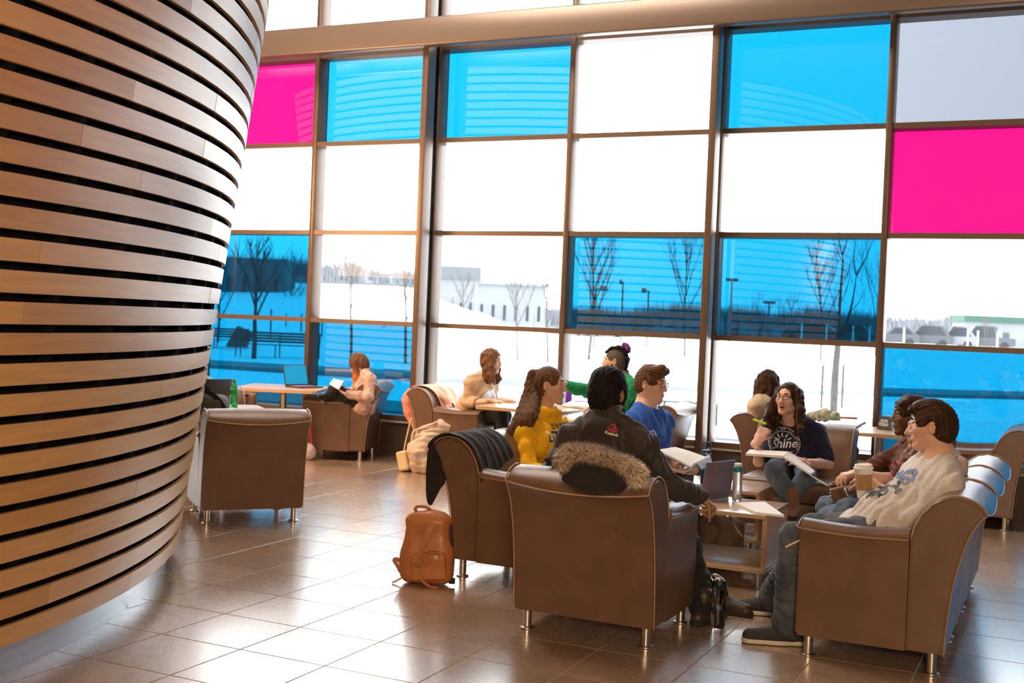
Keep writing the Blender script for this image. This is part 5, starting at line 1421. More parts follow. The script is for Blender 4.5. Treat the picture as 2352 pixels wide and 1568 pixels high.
for j in range(5):
    o = (j - 2) * .013
    pts = [tp, T(1217 + j * 4, 872, 7.62), T(1208 + j * 6, 915, 7.56), T(1194 + j * 7, 955, 7.46 - .02 * j), T(1178 + j * 6, 990, 7.42), T(1163 + j * 4, 1012, 7.45)]
    pts = [tuple(p) for p in smoothcurve(pts, 3)]; S.path(pts, [.024] * 3 + [.024 + .010 * math.sin(i / 5) for i in range(len(pts) - 5)] + [.014, .007], .014)
py_.hairobj(S, M['hair_brown'], 'ponytail', .006, 190, seed=11, res=.0038)
tube('hair_tie', [tuple(tp + (py_.l * math.cos(q * PI / 6) + py_.u * math.sin(q * PI / 6)) * .022 - py_.org) for q in range(12)], .006, M['magenta'], py_.root, 6, True)
py_.eyes(look=look(95), brows=M['hair_brown']); py_.lips(M['lip'])
tube('earring', [tuple(P(-.084, -.004 + .010 * math.cos(q * PI / 5), -.048 + .012 * math.sin(q * PI / 5)) - py_.org) for q in range(10)], .0012, M['gold'], py_.root, 5, True)
cP = T(1318, 984, 7.46); rt = unit(R3 + F3 * .55); upv = unit(np.array((.03, 0, 1)))
M['blackprint'] = mat('black_print', (.02, .02, .03), .7)
decal_text('UNIVERSITY OF', hd_, cP, rt, upv, .044, M['blackprint'], py_.root, 'lettering', .0009, org=py_.org, sx=.80)
decal_text('LETHBRIDGE', hd_, cP - upv * .060, rt, upv, .088, M['white'], py_.root, 'lettering_outline', .0050, org=py_.org, push=.0028, sx=.66)
decal_text('LETHBRIDGE', hd_, cP - upv * .060, rt, upv, .088, M['blackprint'], py_.root, 'lettering', .002, org=py_.org, push=.0042, sx=.66)
for q in (-1, 1):
    n = py_.J['neck'] + py_.front * .095 + py_.lat * .022 * q
    decal_line([(0, 0), (.003 * q, -.05), (.002 * q, -.11)], hd_, n, rt, upv, .003, M['yellow'], py_.root, 'drawstring', .004, py_.org)

# ---- woman in the beige blazer at the window table
pw = Person('woman with wavy auburn hair in a beige blazer, writing at the window table', 11.5,
    dict(hip=(-5.36, 10.36, .56), chest=T(1102, 900, 11.5), neck=T(1112, 868, 11.5), head=T(1128, 828, 11.45), shR=T(1082, 880, 11.34), shL=T(1128, 882, 11.72), elR=T(1072, 925, 11.35), wrR=T(1132, 921, 11.12), elL=T(1140, 925, 11.6), wrL=T(1160, 918, 11.25),
         knR=T(1152, 952, 11.2), anR=T(1160, 1035, 11.2), knL=T(1160, 955, 11.4), anL=T(1130, 1035, 11.5)),
    look(180 - 72, -.08), 'skin', sc=1.02, female=True, hres=.0045, bres=.010)
pw.hand('R', R3 - (0, 0, .1), (0, 0, -1), .4, res=.004); pw.hand('L', unit(R3 - F3 * .5), (0, 0, -1), .4, res=.004); pw.finish()
pw.top('blouse', M['white'], .008, .2, 20, .003, 24); 
def bl(S):
    S.plane(pw.J['chest'] + pw.front * .095, unit(pw.front + R3 * .25))
    S.cone(pw.J['hip'] - (0, 0, .02), pw.J['hip'] - pw.front * .05 - (0, 0, .10), .125, .13, .04, pw.lat, 1.35)
pw.top('blazer', M['beigeblazer'], .020, .98, 21, .010, 24, hem=.3, sleeve_inf=.018, extra=bl, res=.009)
pw.trousers(M['blackcloth'], .008, 22, .004, 26, .98, .006); pw.shoe('R', (1, -.1, 0), M['shoe'], L=.25); pw.shoe('L', (1, 0, 0), M['shoe'], L=.25)
S = Sculpt(); P = pw.P; pw.cap(S, .013, side=False)
for q in (-1, 1):
    for j in range(4):
        pts = []; 
        for i in range(7):
            t = i / 6; w = .010 * math.sin(t * 16 + j * 2 + q); pts.append(P(q * (.075 + .015 * math.sin(t * 3)) + w, .030 - .028 * j + .05 * t + w, .05 - .27 * t))
        S.path(pts, [.028, .028, .027, .026, .024, .020, .012], .012)
pw.hairobj(S, M['hair_auburn'], amp=.006, freq=150, seed=12); pw.eyes(brows=M['hair_brown']); pw.lips(M['lipd'])

# ---- man in green with the mohawk
pg = Person('bearded man with a purple tipped mohawk in a green sweatshirt at the window', 10.8,
    dict(hip=(-3.52, 10.36, .57), chest=T(1432, 905, 10.85), neck=T(1430, 870, 10.82), head=T(1412, 830, 10.78), shL=T(1448, 890, 10.66), shR=T(1402, 884, 11.0), elL=T(1425, 935, 10.55), wrL=T(1372, 938, 10.6),
         elR=T(1348, 898, 10.9), wrR=T(1284, 880, 10.7), knL=(-3.98, 10.2, .52), anL=(-3.95, 10.15, .1), knR=(-4.0, 10.45, .52), anR=(-3.95, 10.45, .1)),
    look(-78), 'skin2', sc=1.02, hres=.0042, bres=.0095)
pg.hand('R', -R3, (0, 0, -1), .4, res=.004); pg.hand('L', -R3, (0, 0, -1), .5, res=.004); pg.finish()
pg.top('sweatshirt', M['green'], .018, .97, 23, .009, 24, sleeve_inf=.018, res=.0085); pg.trousers(M['greypants'], .01, 24, .005); pg.shoe('L', (-1, 0, 0), M['shoe'], M['solew']); pg.shoe('R', (-1, 0, 0), M['shoe'], M['solew'])
S = Sculpt(); P = pg.P; pg.cap(S, .0025, face=(.068, .080, .098), fpos=(0, .108, -.044)); pg.hairobj(S, M['hair_fade'], 'shaved_hair', amp=.001)
S = Sculpt(); S.path([P(0, .082, .080), P(0, .03, .118), P(0, -.03, .120), P(0, -.085, .085), P(0, -.108, .02), P(0, -.100, -.06)], [.012, .020, .026, .026, .028, .018], .012, pg.l, 1.6)
pg.hairobj(S, M['hair_black'], 'mohawk', amp=.006, freq=180, dirv=pg.f)
S = Sculpt(); S.path([P(0, -.055, .125), P(0, -.090, .150), P(.01, -.118, .120), P(0, -.128, .095)], [.020, .026, .024, .016], .01); pg.hairobj(S, M['hair_purple'], 'purple_tuft', amp=.009, freq=140, dirv=pg.u)
S = Sculpt()
for q in (-1, 1): S.path([P(q * .068, .012, -.03), P(q * .058, .032, -.075), P(q * .02, .072, -.112), P(0, .080, -.108)], [.010, .013, .014, .014], .008)
pg.hairobj(S, M['hair_black'], 'beard', .0015); pg.eyes(brows=M['hair_black']); pg.lips(M['lip'])

# ---- woman in the beige top from behind
pe = Person('woman with shoulder-length dark brown hair in a beige top, seen from behind', 10.2,
    dict(hip=(-2.10, 10.13, .57), chest=T(1760, 945, 10.12), neck=T(1762, 912, 10.12), head=T(1765, 880, 10.12), shR=T(1735, 935, 9.95), shL=T(1788, 932, 10.30), elR=T(1728, 985, 9.95), wrR=T(1790, 985, 9.9), elL=T(1800, 980, 10.4), wrL=T(1840, 975, 10.2),
         knR=(-1.62, 10.0, .52), anR=(-1.7, 9.98, .1), knL=(-1.62, 10.2, .52), anL=(-1.65, 10.22, .1)), look(45, -.08), 'skin', sc=.98, female=True, hres=.0042, bres=.0095)
pe.hand('R', R3, (0, 0, -1), .4, res=.004); pe.hand('L', R3, (0, 0, -1), .4, res=.004); pe.finish()
pe.top('sweater', M['cream'], .022, .96, 25, .012, 20, sleeve_inf=.020, res=.0085); pe.trousers(M['jeansd'], .008, 26, .004, name='jeans'); pe.shoe('R', (1, 0, 0), M['shoe']); pe.shoe('L', (1, 0, 0), M['shoe'])
S = Sculpt(); P = pe.P; pe.cap(S, .015, side=False)
for j in range(8):
    a = -1.9 + j * 3.8 / 7; pts = []
    for i in range(6):
        t = i / 5; w = .008 * math.sin(t * 14 + j * 2); pts.append(P(math.sin(a) * (.078 + .02 * t) + w, -.012 - math.cos(a) * (.085 + .02 * t), .05 - .25 * t))
    S.path(pts, [.028, .030, .029, .028, .024, .013], .014)
pe.hairobj(S, M['hair_dbrown'], amp=.006, freq=150, seed=14)

# ---- reader with orange hair
pr = Person('woman with brown to orange hair in a light plaid shirt, bent over a book', 12.3,
    dict(hip=T(835, 922, 12.15), chest=T(842, 888, 12.22), neck=T(835, 862, 12.25), head=T(824, 836, 12.22), shL=T(850, 872, 12.02), shR=T(836, 868, 12.42), belly=(-.04, 0, 0), elL=T(846, 912, 11.95), wrL=T(796, 905, 11.98), elR=T(822, 905, 12.4), wrR=T(785, 898, 12.15),
         knL=T(768, 897, 12.00), anL=T(728, 950, 12.2), knR=T(775, 905, 12.22), anR=T(722, 1010, 12.3)), unit(look(-72) + np.array((0, 0, -.75))), 'skin', up=(0, 0, 1), sc=1.0, female=True, hres=.0045, bres=.010)
pr.hand('L', unit(-R3 + (0, 0, .6)), R3 * .3 + np.array((0, 0, .5)) - F3 * .1, .5, res=.004); pr.hand('R', unit(-R3 + (0, 0, .6)), F3 * -.2 + np.array((0, 0, 1)), .5, res=.004); pr.finish()
pr.top('shirt', M['plaidpink'], .013, .96, 27, .006, 28, sleeve_inf=.020, res=.0085); pr.trousers(M['blackcloth'], .012, 28, .008, 24, .98, .008); pr.shoe('L', (-1, -.3, -.3), M['shoe'], L=.25); pr.shoe('R', (-1, -.3, 0), M['shoe'], L=.25)
S = Sculpt(); P = pr.P; pr.cap(S, .014, face=(.060, .070, .085), fpos=(0, .098, -.046), side=False); dn = np.array((0, 0, -1.0))
for j in range(6):
    a = -.95 + j * .38; s0 = P(math.sin(a) * .078, .020 - .05 * math.cos(a * .7), .03)
    S.path([s0, s0 + dn * .08 - R3 * .0 + pr.l * .01 * math.sin(j), s0 + dn * .17 + R3 * .006, s0 + dn * .26 + R3 * .012, s0 + dn * (.33 + .02 * math.sin(j * 2)) + R3 * .015], [.034, .038, .036, .030, .012], .015)
pr.hairobj(S, M['hair_ombre'], amp=.006, freq=150, dirv=(0, 0, 1), seed=15); pr.eyes(brows=M['hair_brown']); pr.lips(M['lip'])

# ---- person behind the dark laptop, mostly hidden by the plank wall
make_chair((-6.42, 7.80, 0), math.atan2(-.66, .752) + PI / 2, (-1, 1), 'lounge chair behind the dark laptop, its arm just showing by the plank wall')
pl = Person('person in a pink plaid shirt behind the dark laptop, half hidden by the plank wall', 10.0,
    dict(hip=(-6.62, 7.99, .57), chest=T(446, 900, 9.92), neck=T(438, 868, 9.86), head=T(424, 830, 9.8), shL=T(474, 886, 9.95), shR=T(412, 888, 9.8), elL=T(498, 935, 9.75), wrL=T(522, 930, 9.45), elR=T(415, 940, 9.6), wrR=T(460, 940, 9.3),
         knL=(-6.12, 7.72, .5), anL=(-6.15, 7.62, .1), knR=(-6.3, 7.5, .5), anR=(-6.3, 7.45, .1)), look(140, -.2), 'skin', sc=.98, female=True, hres=.006, bres=.011)
pl.hand('L', unit(T(534, 922, 9.3) - T(522, 930, 9.45)), (0, 0, -1), .5, res=.004); pl.hand('R', R3, (0, 0, -1), .5, res=.005); pl.finish()
pl.top('shirt', M['plaidpink'], .018, .94, 29, .010, 24, sleeve_inf=.018); pl.trousers(M['jeansd'], .008, 30, .004, name='jeans'); pl.shoe('L', (.7, -.7, 0), M['shoe']); pl.shoe('R', (.7, -.7, 0), M['shoe'])
S = Sculpt(); pl.cap(S, .012); pl.hairobj(S, M['hair_brown'], amp=.004)
# ================================================================== things carried, draped and set down
M['fur'] = mat('fur_tan', (.66, .48, .34), .9); M['fur_core'] = mat('fur_under', (.22, .15, .11), .9, var=.4, scale=30); M['fur2'] = mat('fur_dark', (.06, .042, .034), .9); M['fur3'] = mat('fur_cream', (.95, .86, .74), .9)
M['coat_black'] = clothmat('black_coat', (.022, .019, .019)); M['pinkcloth'] = clothmat('pale_pink_jacket', (.78, .48, .38), col2=(.84, .60, .50)); M['salmon'] = clothmat('salmon_lining', (.80, .30, .22))
M['tan'] = mat('tan_leather', (.47, .175, .060), .38, var=.16, scale=5, bump=.15, bscale=120); M['tan2'] = mat('tan_leather_strap', (.42, .15, .05), .35, var=.1)
M['paper'] = mat('paper', (.80, .79, .76), .7, var=.02); M['cover'] = mat('book_cover', (.06, .06, .12), .5); M['card'] = mat('kraft_card', (.36, .22, .11), .8)
M['lidgrey'] = mat('laptop_grey', (.22, .17, .20), .38, metal=.3); M['laptopblack'] = mat('laptop_black', (.035, .030, .030), .45)
M['screen_blue_sheen'] = mat('laptop_screen_glass', (.02, .10, .16), .08); _b = M['screen_blue_sheen'].node_tree.nodes['Principled BSDF']; _b.inputs['Emission Color'].default_value = (.0, .32, .60, 1); _b.inputs['Emission Strength'].default_value = .9  # blue of the window's reflection put into the screen as emission
M['keys'] = mat('keyboard', (.06, .03, .06), .5); M['pinkdeck'] = mat('pink_laptop_deck', (.45, .12, .25), .4)
M['greencap'] = mat('green_cap', (.01, .28, .08), .4); M['purple'] = mat('purple_bottle', (.16, .02, .38), .35); M['tealcap'] = mat('teal_cap', (.01, .17, .23), .4)
M['bluebottle'] = mat('blue_bottle', (.02, .09, .20), .35, var=.5, scale=60); M['hilite'] = mat('highlighter', (.62, .80, .02), .4); M['orange'] = mat('orange_pen', (.80, .32, .02), .4)
M['bluepen'] = mat('blue_pen_cap', (.02, .05, .35), .4); M['greybag'] = clothmat('grey_backpack', (.075, .078, .085)); M['beigebag'] = clothmat('beige_scarf_bag', (.62, .44, .34), col2=(.74, .60, .50)); M['creambag'] = mat('cream_leather_bag', (.70, .55, .30), .5, var=.1)
M['brownbag'] = mat('brown_canvas_bag', (.10, .065, .040), .7, var=.2, scale=12); M['redbag'] = mat('red_bag', (.50, .03, .07), .5)
def clearmat(name, col, rough=.03, ior=1.35, mixw=1.0):
    m, nt, b = newmat(name); b.inputs['Base Color'].default_value = (*col, 1); b.inputs['Transmission Weight'].default_value = mixw; b.inputs['Roughness'].default_value = rough; b.inputs['IOR'].default_value = ior; return m
M['smoke'] = clearmat('smoky_clear_plastic', (.62, .60, .58)); M['greenpet'] = clearmat('green_clear_plastic', (.15, .75, .30), mixw=.75); M['clearpet'] = clearmat('clear_plastic', (.86, .90, .92), mixw=.85)

# ---- coat with fur-trimmed hood over the front chair
org = (-2.0, 5.1, .8)
ct = empty('hooded_coat', org, 0, 'black coat with fur trimmed hood draped over the back of the front chair', 'coat')
S = Sculpt(); 
S.path([T(1300, 1062, 5.40), T(1345, 1086, 5.30), T(1400, 1096, 5.28), T(1455, 1095, 5.32)], [.035, .058, .058, .030], .04, (0, 0, 1), 1.1)
S.ell(T(1368, 1100, 5.26), (.150, .048, .055), (R3, F3, (0, 0, 1)), .04)
S.path([T(1290, 1055, 5.55), T(1380, 1050, 5.62), T(1470, 1085, 5.52)], [.03, .05, .03], .03)
S.disp = wrinkle(.012, 22, 5); sculpt_obj('hood', S.mesh(.006), M['coat_black'], ct, 1, org)
S = Sculpt(); S.path([T(1305, 1058, 5.62), T(1320, 1120, 5.66), T(1330, 1180, 5.64)], [.03, .04, .03], .02, R3, 3.5); S.path([T(1400, 1060, 5.62), T(1420, 1130, 5.66)], [.03, .04], .03, R3, 3); 
S.disp = wrinkle(.010, 24, 6); sculpt_obj('coat_body', S.mesh(.009), M['coat_black'], ct, 1, org)
furpath = smoothcurve([tuple(T(*p)) for p in ((1296, 1072, 5.30), (1298, 1050, 5.30), (1328, 1043, 5.28), (1370, 1046, 5.26), (1418, 1064, 5.24), (1450, 1082, 5.25), (1466, 1096, 5.28))], 10)
S = Sculpt(); S.path([tuple(p) for p in furpath], [.034] * len(furpath), .01); sculpt_obj('fur_core', S.mesh(.007), M['fur_core'], ct, 0, org)
rg = random.Random(7)
for m_, cnt, Lh in ((M['fur'], 6000, .038), (M['fur2'], 2000, .042), (M['fur3'], 5200, .038)):
    V, Fc = [], []
    for i in range(cnt):
        t = rg.random() * (len(furpath) - 1.001); a, b = furpath[int(t)], furpath[int(t) + 1]; p = a.lerp(b, t % 1); ax = (b - a).normalized()
        d = Vector((rg.gauss(0, 1), rg.gauss(0, 1), rg.gauss(0, 1) + .25)); d = (d - ax * d.dot(ax) * .8).normalized(); q = p + d * .030
        e = (d + ax * rg.uniform(-.6, .9) + Vector((0, 0, rg.uniform(-.5, .35)))).normalized(); L = Lh * rg.uniform(.5, 1.1); w = ax.cross(d).normalized() * .0013; k = len(V)
        mid = q + e * L * .55; e2 = (e + Vector((rg.uniform(-.3, .3), rg.uniform(-.3, .3), rg.uniform(-.5, .1)))).normalized(); tip = mid + e2 * L * .5
        for v in (q - w, q + w, mid + w * .7, mid - w * .7, tip): V.append(v - Vector(org))
        Fc += [(k, k + 1, k + 2, k + 3), (k + 3, k + 2, k + 4)]
    me = bpy.data.meshes.new('fur_trim'); me.from_pydata(V, [], Fc); o = link('fur_trim', me, m_, ct); o['kind'] = 'stuff'

# ---- garments laid over a chair back
def drape(name, label, cat, chair, x0, x1, front, rear, m, seed, th=.008, off=.016, amp=.016, nu=60, nv=34, lean=0.0, extra=None):
    """sheet over the backrest of `chair`; front/rear: hanging lengths as functions of 0..1 across"""
    prof = [(u, z) for (u, z) in BACK[1:14]]; top = max(range(len(prof)), key=lambda i: prof[i][1])
    P = [Vector((0, u, z)) for (u, z) in prof]; C0 = smoothcurve(P, 6)
    it = max(range(len(C0)), key=lambda i: C0[i].z)
    fr = C0[:it + 1][::-1]; re = C0[it:]
    def walk(path, s, down):
        acc = 0
        for a, b in zip(path, path[1:]):
            l = (b - a).length
            if acc + l >= s: return a.lerp(b, (s - acc) / l), (b - a).normalized()
            acc += l
        return path[-1] + Vector((0, 0, -(s - acc))), Vector((0, 0, -1))
    V, Fc = [], []; f = wrinkle(amp, 24, seed, dirv=(0, .2, 1), aniso=.85)
    for i in range(nu + 1):
        for j in range(nv + 1):
            v = j / nv; x = x0 + (x1 - x0) * v; Lf, Lr = front(v), rear(v); s = -Lf + (Lf + Lr) * i / nu
            if s < 0: p, t = walk(fr, -s, True); nrm = Vector((0, -abs(t.z), abs(t.y) + .02)).normalized(); k = min(1, -s / .12)
            else: p, t = walk(re, s, True); nrm = Vector((0, abs(t.z), abs(t.y) + .02)).normalized(); k = min(1, s / .12)
            p = p.copy(); p.x = x + lean * max(0, -s) + .02 * math.sin(s * 9 + v * 5 + seed)
            w = float(f(np.array([[p.x, p.y * .25, p.z * .25 + (0 if s < 0 else 3)]]))[0])
            V.append(p + nrm * (off + max(-off * .5, w) * (.4 + .6 * k)))
    for i in range(nu):
        for j in range(nv):
            a = i * (nv + 1) + j; Fc.append((a, a + 1, a + nv + 2, a + nv + 1))
    me = bpy.data.meshes.new(name); me.from_pydata(V, [], Fc); o = link(name, me, m, None, smooth=True)
    o.location = chair.location; o.rotation_euler = chair.rotation_euler; tag(o, label, cat)
    md = o.modifiers.new('thick', 'SOLIDIFY'); md.thickness = th; md.offset = 1
    md = o.modifiers.new('soft', 'SUBSURF'); md.levels = 1; md.render_levels = 1
    return o
# left row chair faces +X: its local +x points to world +Y; near side is local x=-.36
jk1 = drape('black_jacket', 'black jacket draped over the back of the empty chair left of the group', 'jacket', CC1, -.378, .10, lambda v: .34 - .10 * v, lambda v: .40 - .25 * v, M['coat_black'], 3, amp=.022)
box_ = None
bm = bmesh.new()
bm = bmesh.new(); add_prism(bm, [(.800, .775), (.832, .72), (.838, .60), (.832, .47), (.822, .415), (.800, .395), (.775, .44), (.745, .50), (.705, .55), (.72, .60), (.745, .665), (.775, .72)], -.372, -.345, 'X')
bmesh.ops.bevel(bm, geom=[e for e in bm.edges], offset=.006, segments=2, affect='EDGES'); obj('hanging_fold', bm, M['coat_black'], jk1, autosmooth=70)
for q in (0,):
    jj = drape('pink_jacket', 'pale pink jacket hung over the back of the chair at the window', 'jacket', CG, -.30, .12, lambda v: .30 + .05 * math.sin(v * 9), lambda v: .10 + .1 * v, M['pinkcloth'], 8, amp=.028, lean=.25)
    bm = bmesh.new()
o = tube('lining', smoothcurve([(-.27, .79, .78), (-.30, .815, .68), (-.29, .80, .57), (-.28, .765, .47), (-.28, .735, .40)], 5), [.040, .046, .054, .060, .064, .066, .064, .060, .058, .06, .062, .06, .055, .05, .046, .042, .036, .03, .024, .016, .010], M['salmon'], jj, 12)
o = tube('cuff', smoothcurve([(-.20, .52, .74), (-.17, .46, .70), (-.16, .44, .655)], 4), [.034] * 9, M['pinkcloth'], jj, 12)

# ---- tan backpack on the floor
B = Vector((-3.215, 5.80, 0)); bp = empty('backpack', B, YAW - .10, 'tan leather backpack standing on the floor beside the empty chair', 'backpack')
S = Sculpt()
S.boxp((0, 0, .115), (.150, .070, .110), ((1, 0, 0), (0, 1, 0), (0, 0, 1)), .06, .05)
S.boxp((-.002, .005, .245), (.128, .058, .150), ((1, 0, 0), (0, 1, 0), (0, 0, 1)), .055, .06)
S.ell((.0, .01, .345), (.105, .050, .075), None, .05)
S.disp = wrinkle(.006, 15, 2, dirv=(1, 0, 0), aniso=.8)
sculpt_obj('body', S.mesh(.005), M['tan'], bp, 1)
S = Sculpt(); S.boxp((.020, -.072, .110), (.100, .020, .078), ((1, 0, .12), (0, 1, 0), (-.12, 0, 1)), .020, .02); S.ell((.05, -.075, .16), (.055, .022, .035), None, .03); S.disp = wrinkle(.004, 16, 4)
pk_ = sculpt_obj('front_pocket', S.mesh(.004), M['tan'], bp, 1)
tube('zip', smoothcurve([(-.07, -.093, .112), (-.02, -.099, .160), (.04, -.099, .190), (.09, -.094, .188), (.113, -.086, .150), (.112, -.086, .08)], 5), .0035, M['tan2'], pk_, 6)
def strap(name, pts, w, m, parent, th=.003):
    P = smoothcurve(pts, 6); bm = bmesh.new(); prev = None
    for i, p in enumerate(P):
        t = (P[min(i + 1, len(P) - 1)] - P[max(i - 1, 0)]).normalized(); ww = w if not isinstance(w, (list, tuple)) else w[0] + (w[1] - w[0]) * i / (len(P) - 1)
        s = t.cross(Vector((0, -1, .15))).normalized() * ww * .5; n = t.cross(s).normalized() * th
        cur = [bm.verts.new(p + s + n), bm.verts.new(p - s + n), bm.verts.new(p - s - n), bm.verts.new(p + s - n)]
        if prev:
            for q in range(4): bm.faces.new((prev[q], prev[(q + 1) % 4], cur[(q + 1) % 4], cur[q]))
        else: bm.faces.new(cur)
        prev = cur
    bm.faces.new(prev[::-1]); bmesh.ops.recalc_face_normals(bm, faces=bm.faces)
    return obj(name, bm, m, parent, autosmooth=50)
strap('strap', [(.038, -.030, .405), (.022, -.066, .335), (-.002, -.080, .255), (-.028, -.086, .175), (-.038, -.098, .120)], (.046, .018), M['tan2'], bp)
strap('strap', [(-.038, -.100, .112), (-.025, -.104, .07), (.005, -.11, .03), (.045, -.115, .010), (.085, -.12, .006)], .013, M['tan2'], bp)
strap('strap', [(-.02, -.100, .118), (.02, -.107, .145), (.06, -.105, .172), (.10, -.093, .175)], .022, M['tan2'], bp)
strap('strap', [(-.13, -.02, .10), (-.165, -.02, .13), (-.185, -.02, .125), (-.165, -.02, .095), (-.145, -.02, .06)], .022, M['tan2'], bp)
strap('strap', [(-.125, -.04, .04), (-.155, -.05, .02), (-.185, -.06, .006)], .012, M['tan2'], bp)
tube('carry_handle', smoothcurve([(.02, .0, .405), (-.015, -.01, .432), (-.065, -.01, .435), (-.078, -.01, .412), (-.05, -.01, .398), (-.01, -.01, .402)], 5), .009, M['tan2'], bp, 8)
tube('strap', smoothcurve([(-.03, .03, .40), (-.09, .04, .37), (-.125, .045, .31), (-.135, .045, .24)], 5), .009, M['tan2'], bp, 8)
tube('buckle_ring', [(-.036 + .010 * math.cos(i * PI / 6), -.104, .122 + .013 * math.sin(i * PI / 6)) for i in range(12)], .0025, M['gold'], bp, 6, True)
M['plaid'] = mat('dark_plaid_cloth', (.03, .03, .05), .8, col2=(.22, .05, .06), scale=30)
S = Sculpt(); S.boxp((.118, .012, .270), (.018, .040, .095), ((1, 0, .10), (0, 1, 0), (-.10, 0, 1)), .016, .01); sculpt_obj('side_panel', S.mesh(.005), M['plaid'], bp, 1)
box('base_tab', .13, .165, -.03, -.01, .012, .045, M['lace'], bp, bev=.003)

# ---- smaller things; each placed by where its foot stands
def onz(px, py, z): return ground(px, py, z)
h0, h1 = onz(1597, 1152, .44), onz(1684, 1140, .44); c = (h0 + h1) / 2; a = math.atan2(h1.y - h0.y, h1.x - h0.x)
LT = empty('laptop', (c.x, c.y, .4402), a, 'open grey laptop on the low table, its lid towards us', 'laptop')
w = .32; Hh = .232
box('keyboard_base', -w / 2, w / 2, 0.0, .22, 0, .013, M['lidgrey'], LT, bev=.004)
bm = bmesh.new(); add_box(bm, -w / 2, w / 2, -.007, 0, 0, Hh, .003, 2)
bm.verts.ensure_lookup_table()
bmesh.ops.transform(bm, matrix=Matrix.Translation((0, 0, .012)) @ Matrix.Rotation(math.radians(8), 4, 'X'), verts=bm.verts)
L_ = obj('lid', bm, M['lidgrey'], LT, autosmooth=50)
bm = bmesh.new(); add_box(bm, -w / 2 + .012, w / 2 - .012, .0003, .0012, .02, Hh - .012); bmesh.ops.transform(bm, matrix=Matrix.Translation((0, 0, .012)) @ Matrix.Rotation(math.radians(8), 4, 'X'), verts=bm.verts)
obj('screen', bm, M['screen_blue_sheen'], L_)
# the laptop on the window table, screen turned to the reader
q0 = onz(672, 888, .72); xd = look(128); LT2 = empty('laptop', (q0.x, q0.y, .7202), math.atan2(xd[1], xd[0]), 'open laptop with a bluish screen on the table by the blue panes', 'laptop')
box('keyboard_base', 0, .23, -.10, .22, 0, .014, M['laptopblack'], LT2, bev=.003); box('keyboard', .03, .15, -.08, .20, .0142, .016, M['pinkdeck'], LT2)
bm = bmesh.new(); add_box(bm, -.008, 0, -.10, .22, 0, .225, .003, 2); bmesh.ops.transform(bm, matrix=Matrix.Translation((.004, 0, .012)) @ Matrix.Rotation(math.radians(-14), 4, 'Y'), verts=bm.verts); L_ = obj('lid', bm, M['laptopblack'], LT2, autosmooth=50)
bm = bmesh.new(); add_box(bm, .0002, .001, -.09, .21, .015, .215); bmesh.ops.transform(bm, matrix=Matrix.Translation((.004, 0, .012)) @ Matrix.Rotation(math.radians(-14), 4, 'Y'), verts=bm.verts); obj('screen', bm, M['screen_blue_sheen'], L_)
# dark laptop on the near left table, lid towards us
q0, q1 = onz(452, 936, .72), onz(515, 934, .72)
LT3 = empty('laptop', (q0.x, q0.y, .7202), math.atan2(q1.y - q0.y, q1.x - q0.x), 'dark laptop seen from behind its lid at the edge of the plank wall', 'laptop')
box('keyboard_base', 0, .30, 0, .21, 0, .014, M['laptopblack'], LT3, bev=.003); bm = bmesh.new(); add_box(bm, 0, .30, -.008, 0, 0, .215, .003, 2); bmesh.ops.transform(bm, matrix=Matrix.Translation((0, 0, .012)) @ Matrix.Rotation(math.radians(6), 4, 'X'), verts=bm.verts); obj('lid', bm, M['laptopblack'], LT3, autosmooth=50)

def bottle(name, px, py, z, H, R, label, prof, cat='bottle', water=None, xyz=None):
    b = Vector(xyz) if xyz else onz(px, py, z); t = empty(name, (b.x, b.y, z), 0, label, cat)
    for nm, pr, mm in prof: lathe(nm, [(r * R, zz * H) for r, zz in pr], M[mm], t, 24)
    return t
bt1 = bottle('water_bottle', 1648, 1440, 0.0, .25, .036, 'smoky clear water bottle with black flip cap on the floor by the boots',
    [('bottle_body', [(.85, 0), (.98, .02), (1, .06), (1, .72), (.92, .80), (.80, .83)], 'smoke'), ('cap', [(.86, .832), (.90, .84), (.90, .93), (.80, .955), (.2, .96)], 'black'), ('cap_button', [(.5, .961), (.48, .985), (.1, .99)], 'steel')])
tube('carry_loop', smoothcurve([(-.028, 0, .225), (-.045, 0, .252), (-.015, 0, .262), (.02, 0, .245)], 5), .006, M['steel'], bt1, 8)
bottle('water_bottle', 1692, 1150, .4402, .235, .030, 'clear water bottle with teal cap behind the notebook on the low table',
    [('bottle_body', [(.85, 0), (.95, .02), (1, .05), (1, .70), (.93, .77)], 'clearpet'), ('cap', [(.98, .772), (1.0, .79), (1.0, .90), (.7, .93)], 'tealcap'), ('spout', [(.75, .931), (.8, .96), (.75, 1.0), (.2, 1.0)], 'white')])
b_ = at(1622, 1050, 8.05); bb = bottle('water_bottle', 0, 0, .4402, .27, .034, 'dark blue water bottle with a loop handle, in front of the second deep post',
    [('bottle_body', [(.9, 0), (1, .03), (1, .72), (.95, .76)], 'bluebottle'), ('collar', [(1.02, .762), (1.02, .79)], 'steel'), ('cap', [(.96, .791), (.98, .83), (.9, .87)], 'bluebottle')], xyz=(b_.x, b_.y, 0))
tube('loop_handle', smoothcurve([(-.027, 0, .22), (-.029, 0, .275), (-.02, 0, .285), (.02, 0, .285), (.029, 0, .275), (.027, 0, .22)], 4), .0045, M['bluebottle'], bb, 8)
bottle('purple_bottle', 1306, 925, .7202, .135, .034, 'small purple bottle on the window table behind the woman in yellow', [('bottle_body', [(.9, 0), (1, .05), (1, .75), (.7, .88), (.65, 1.0)], 'purple')])
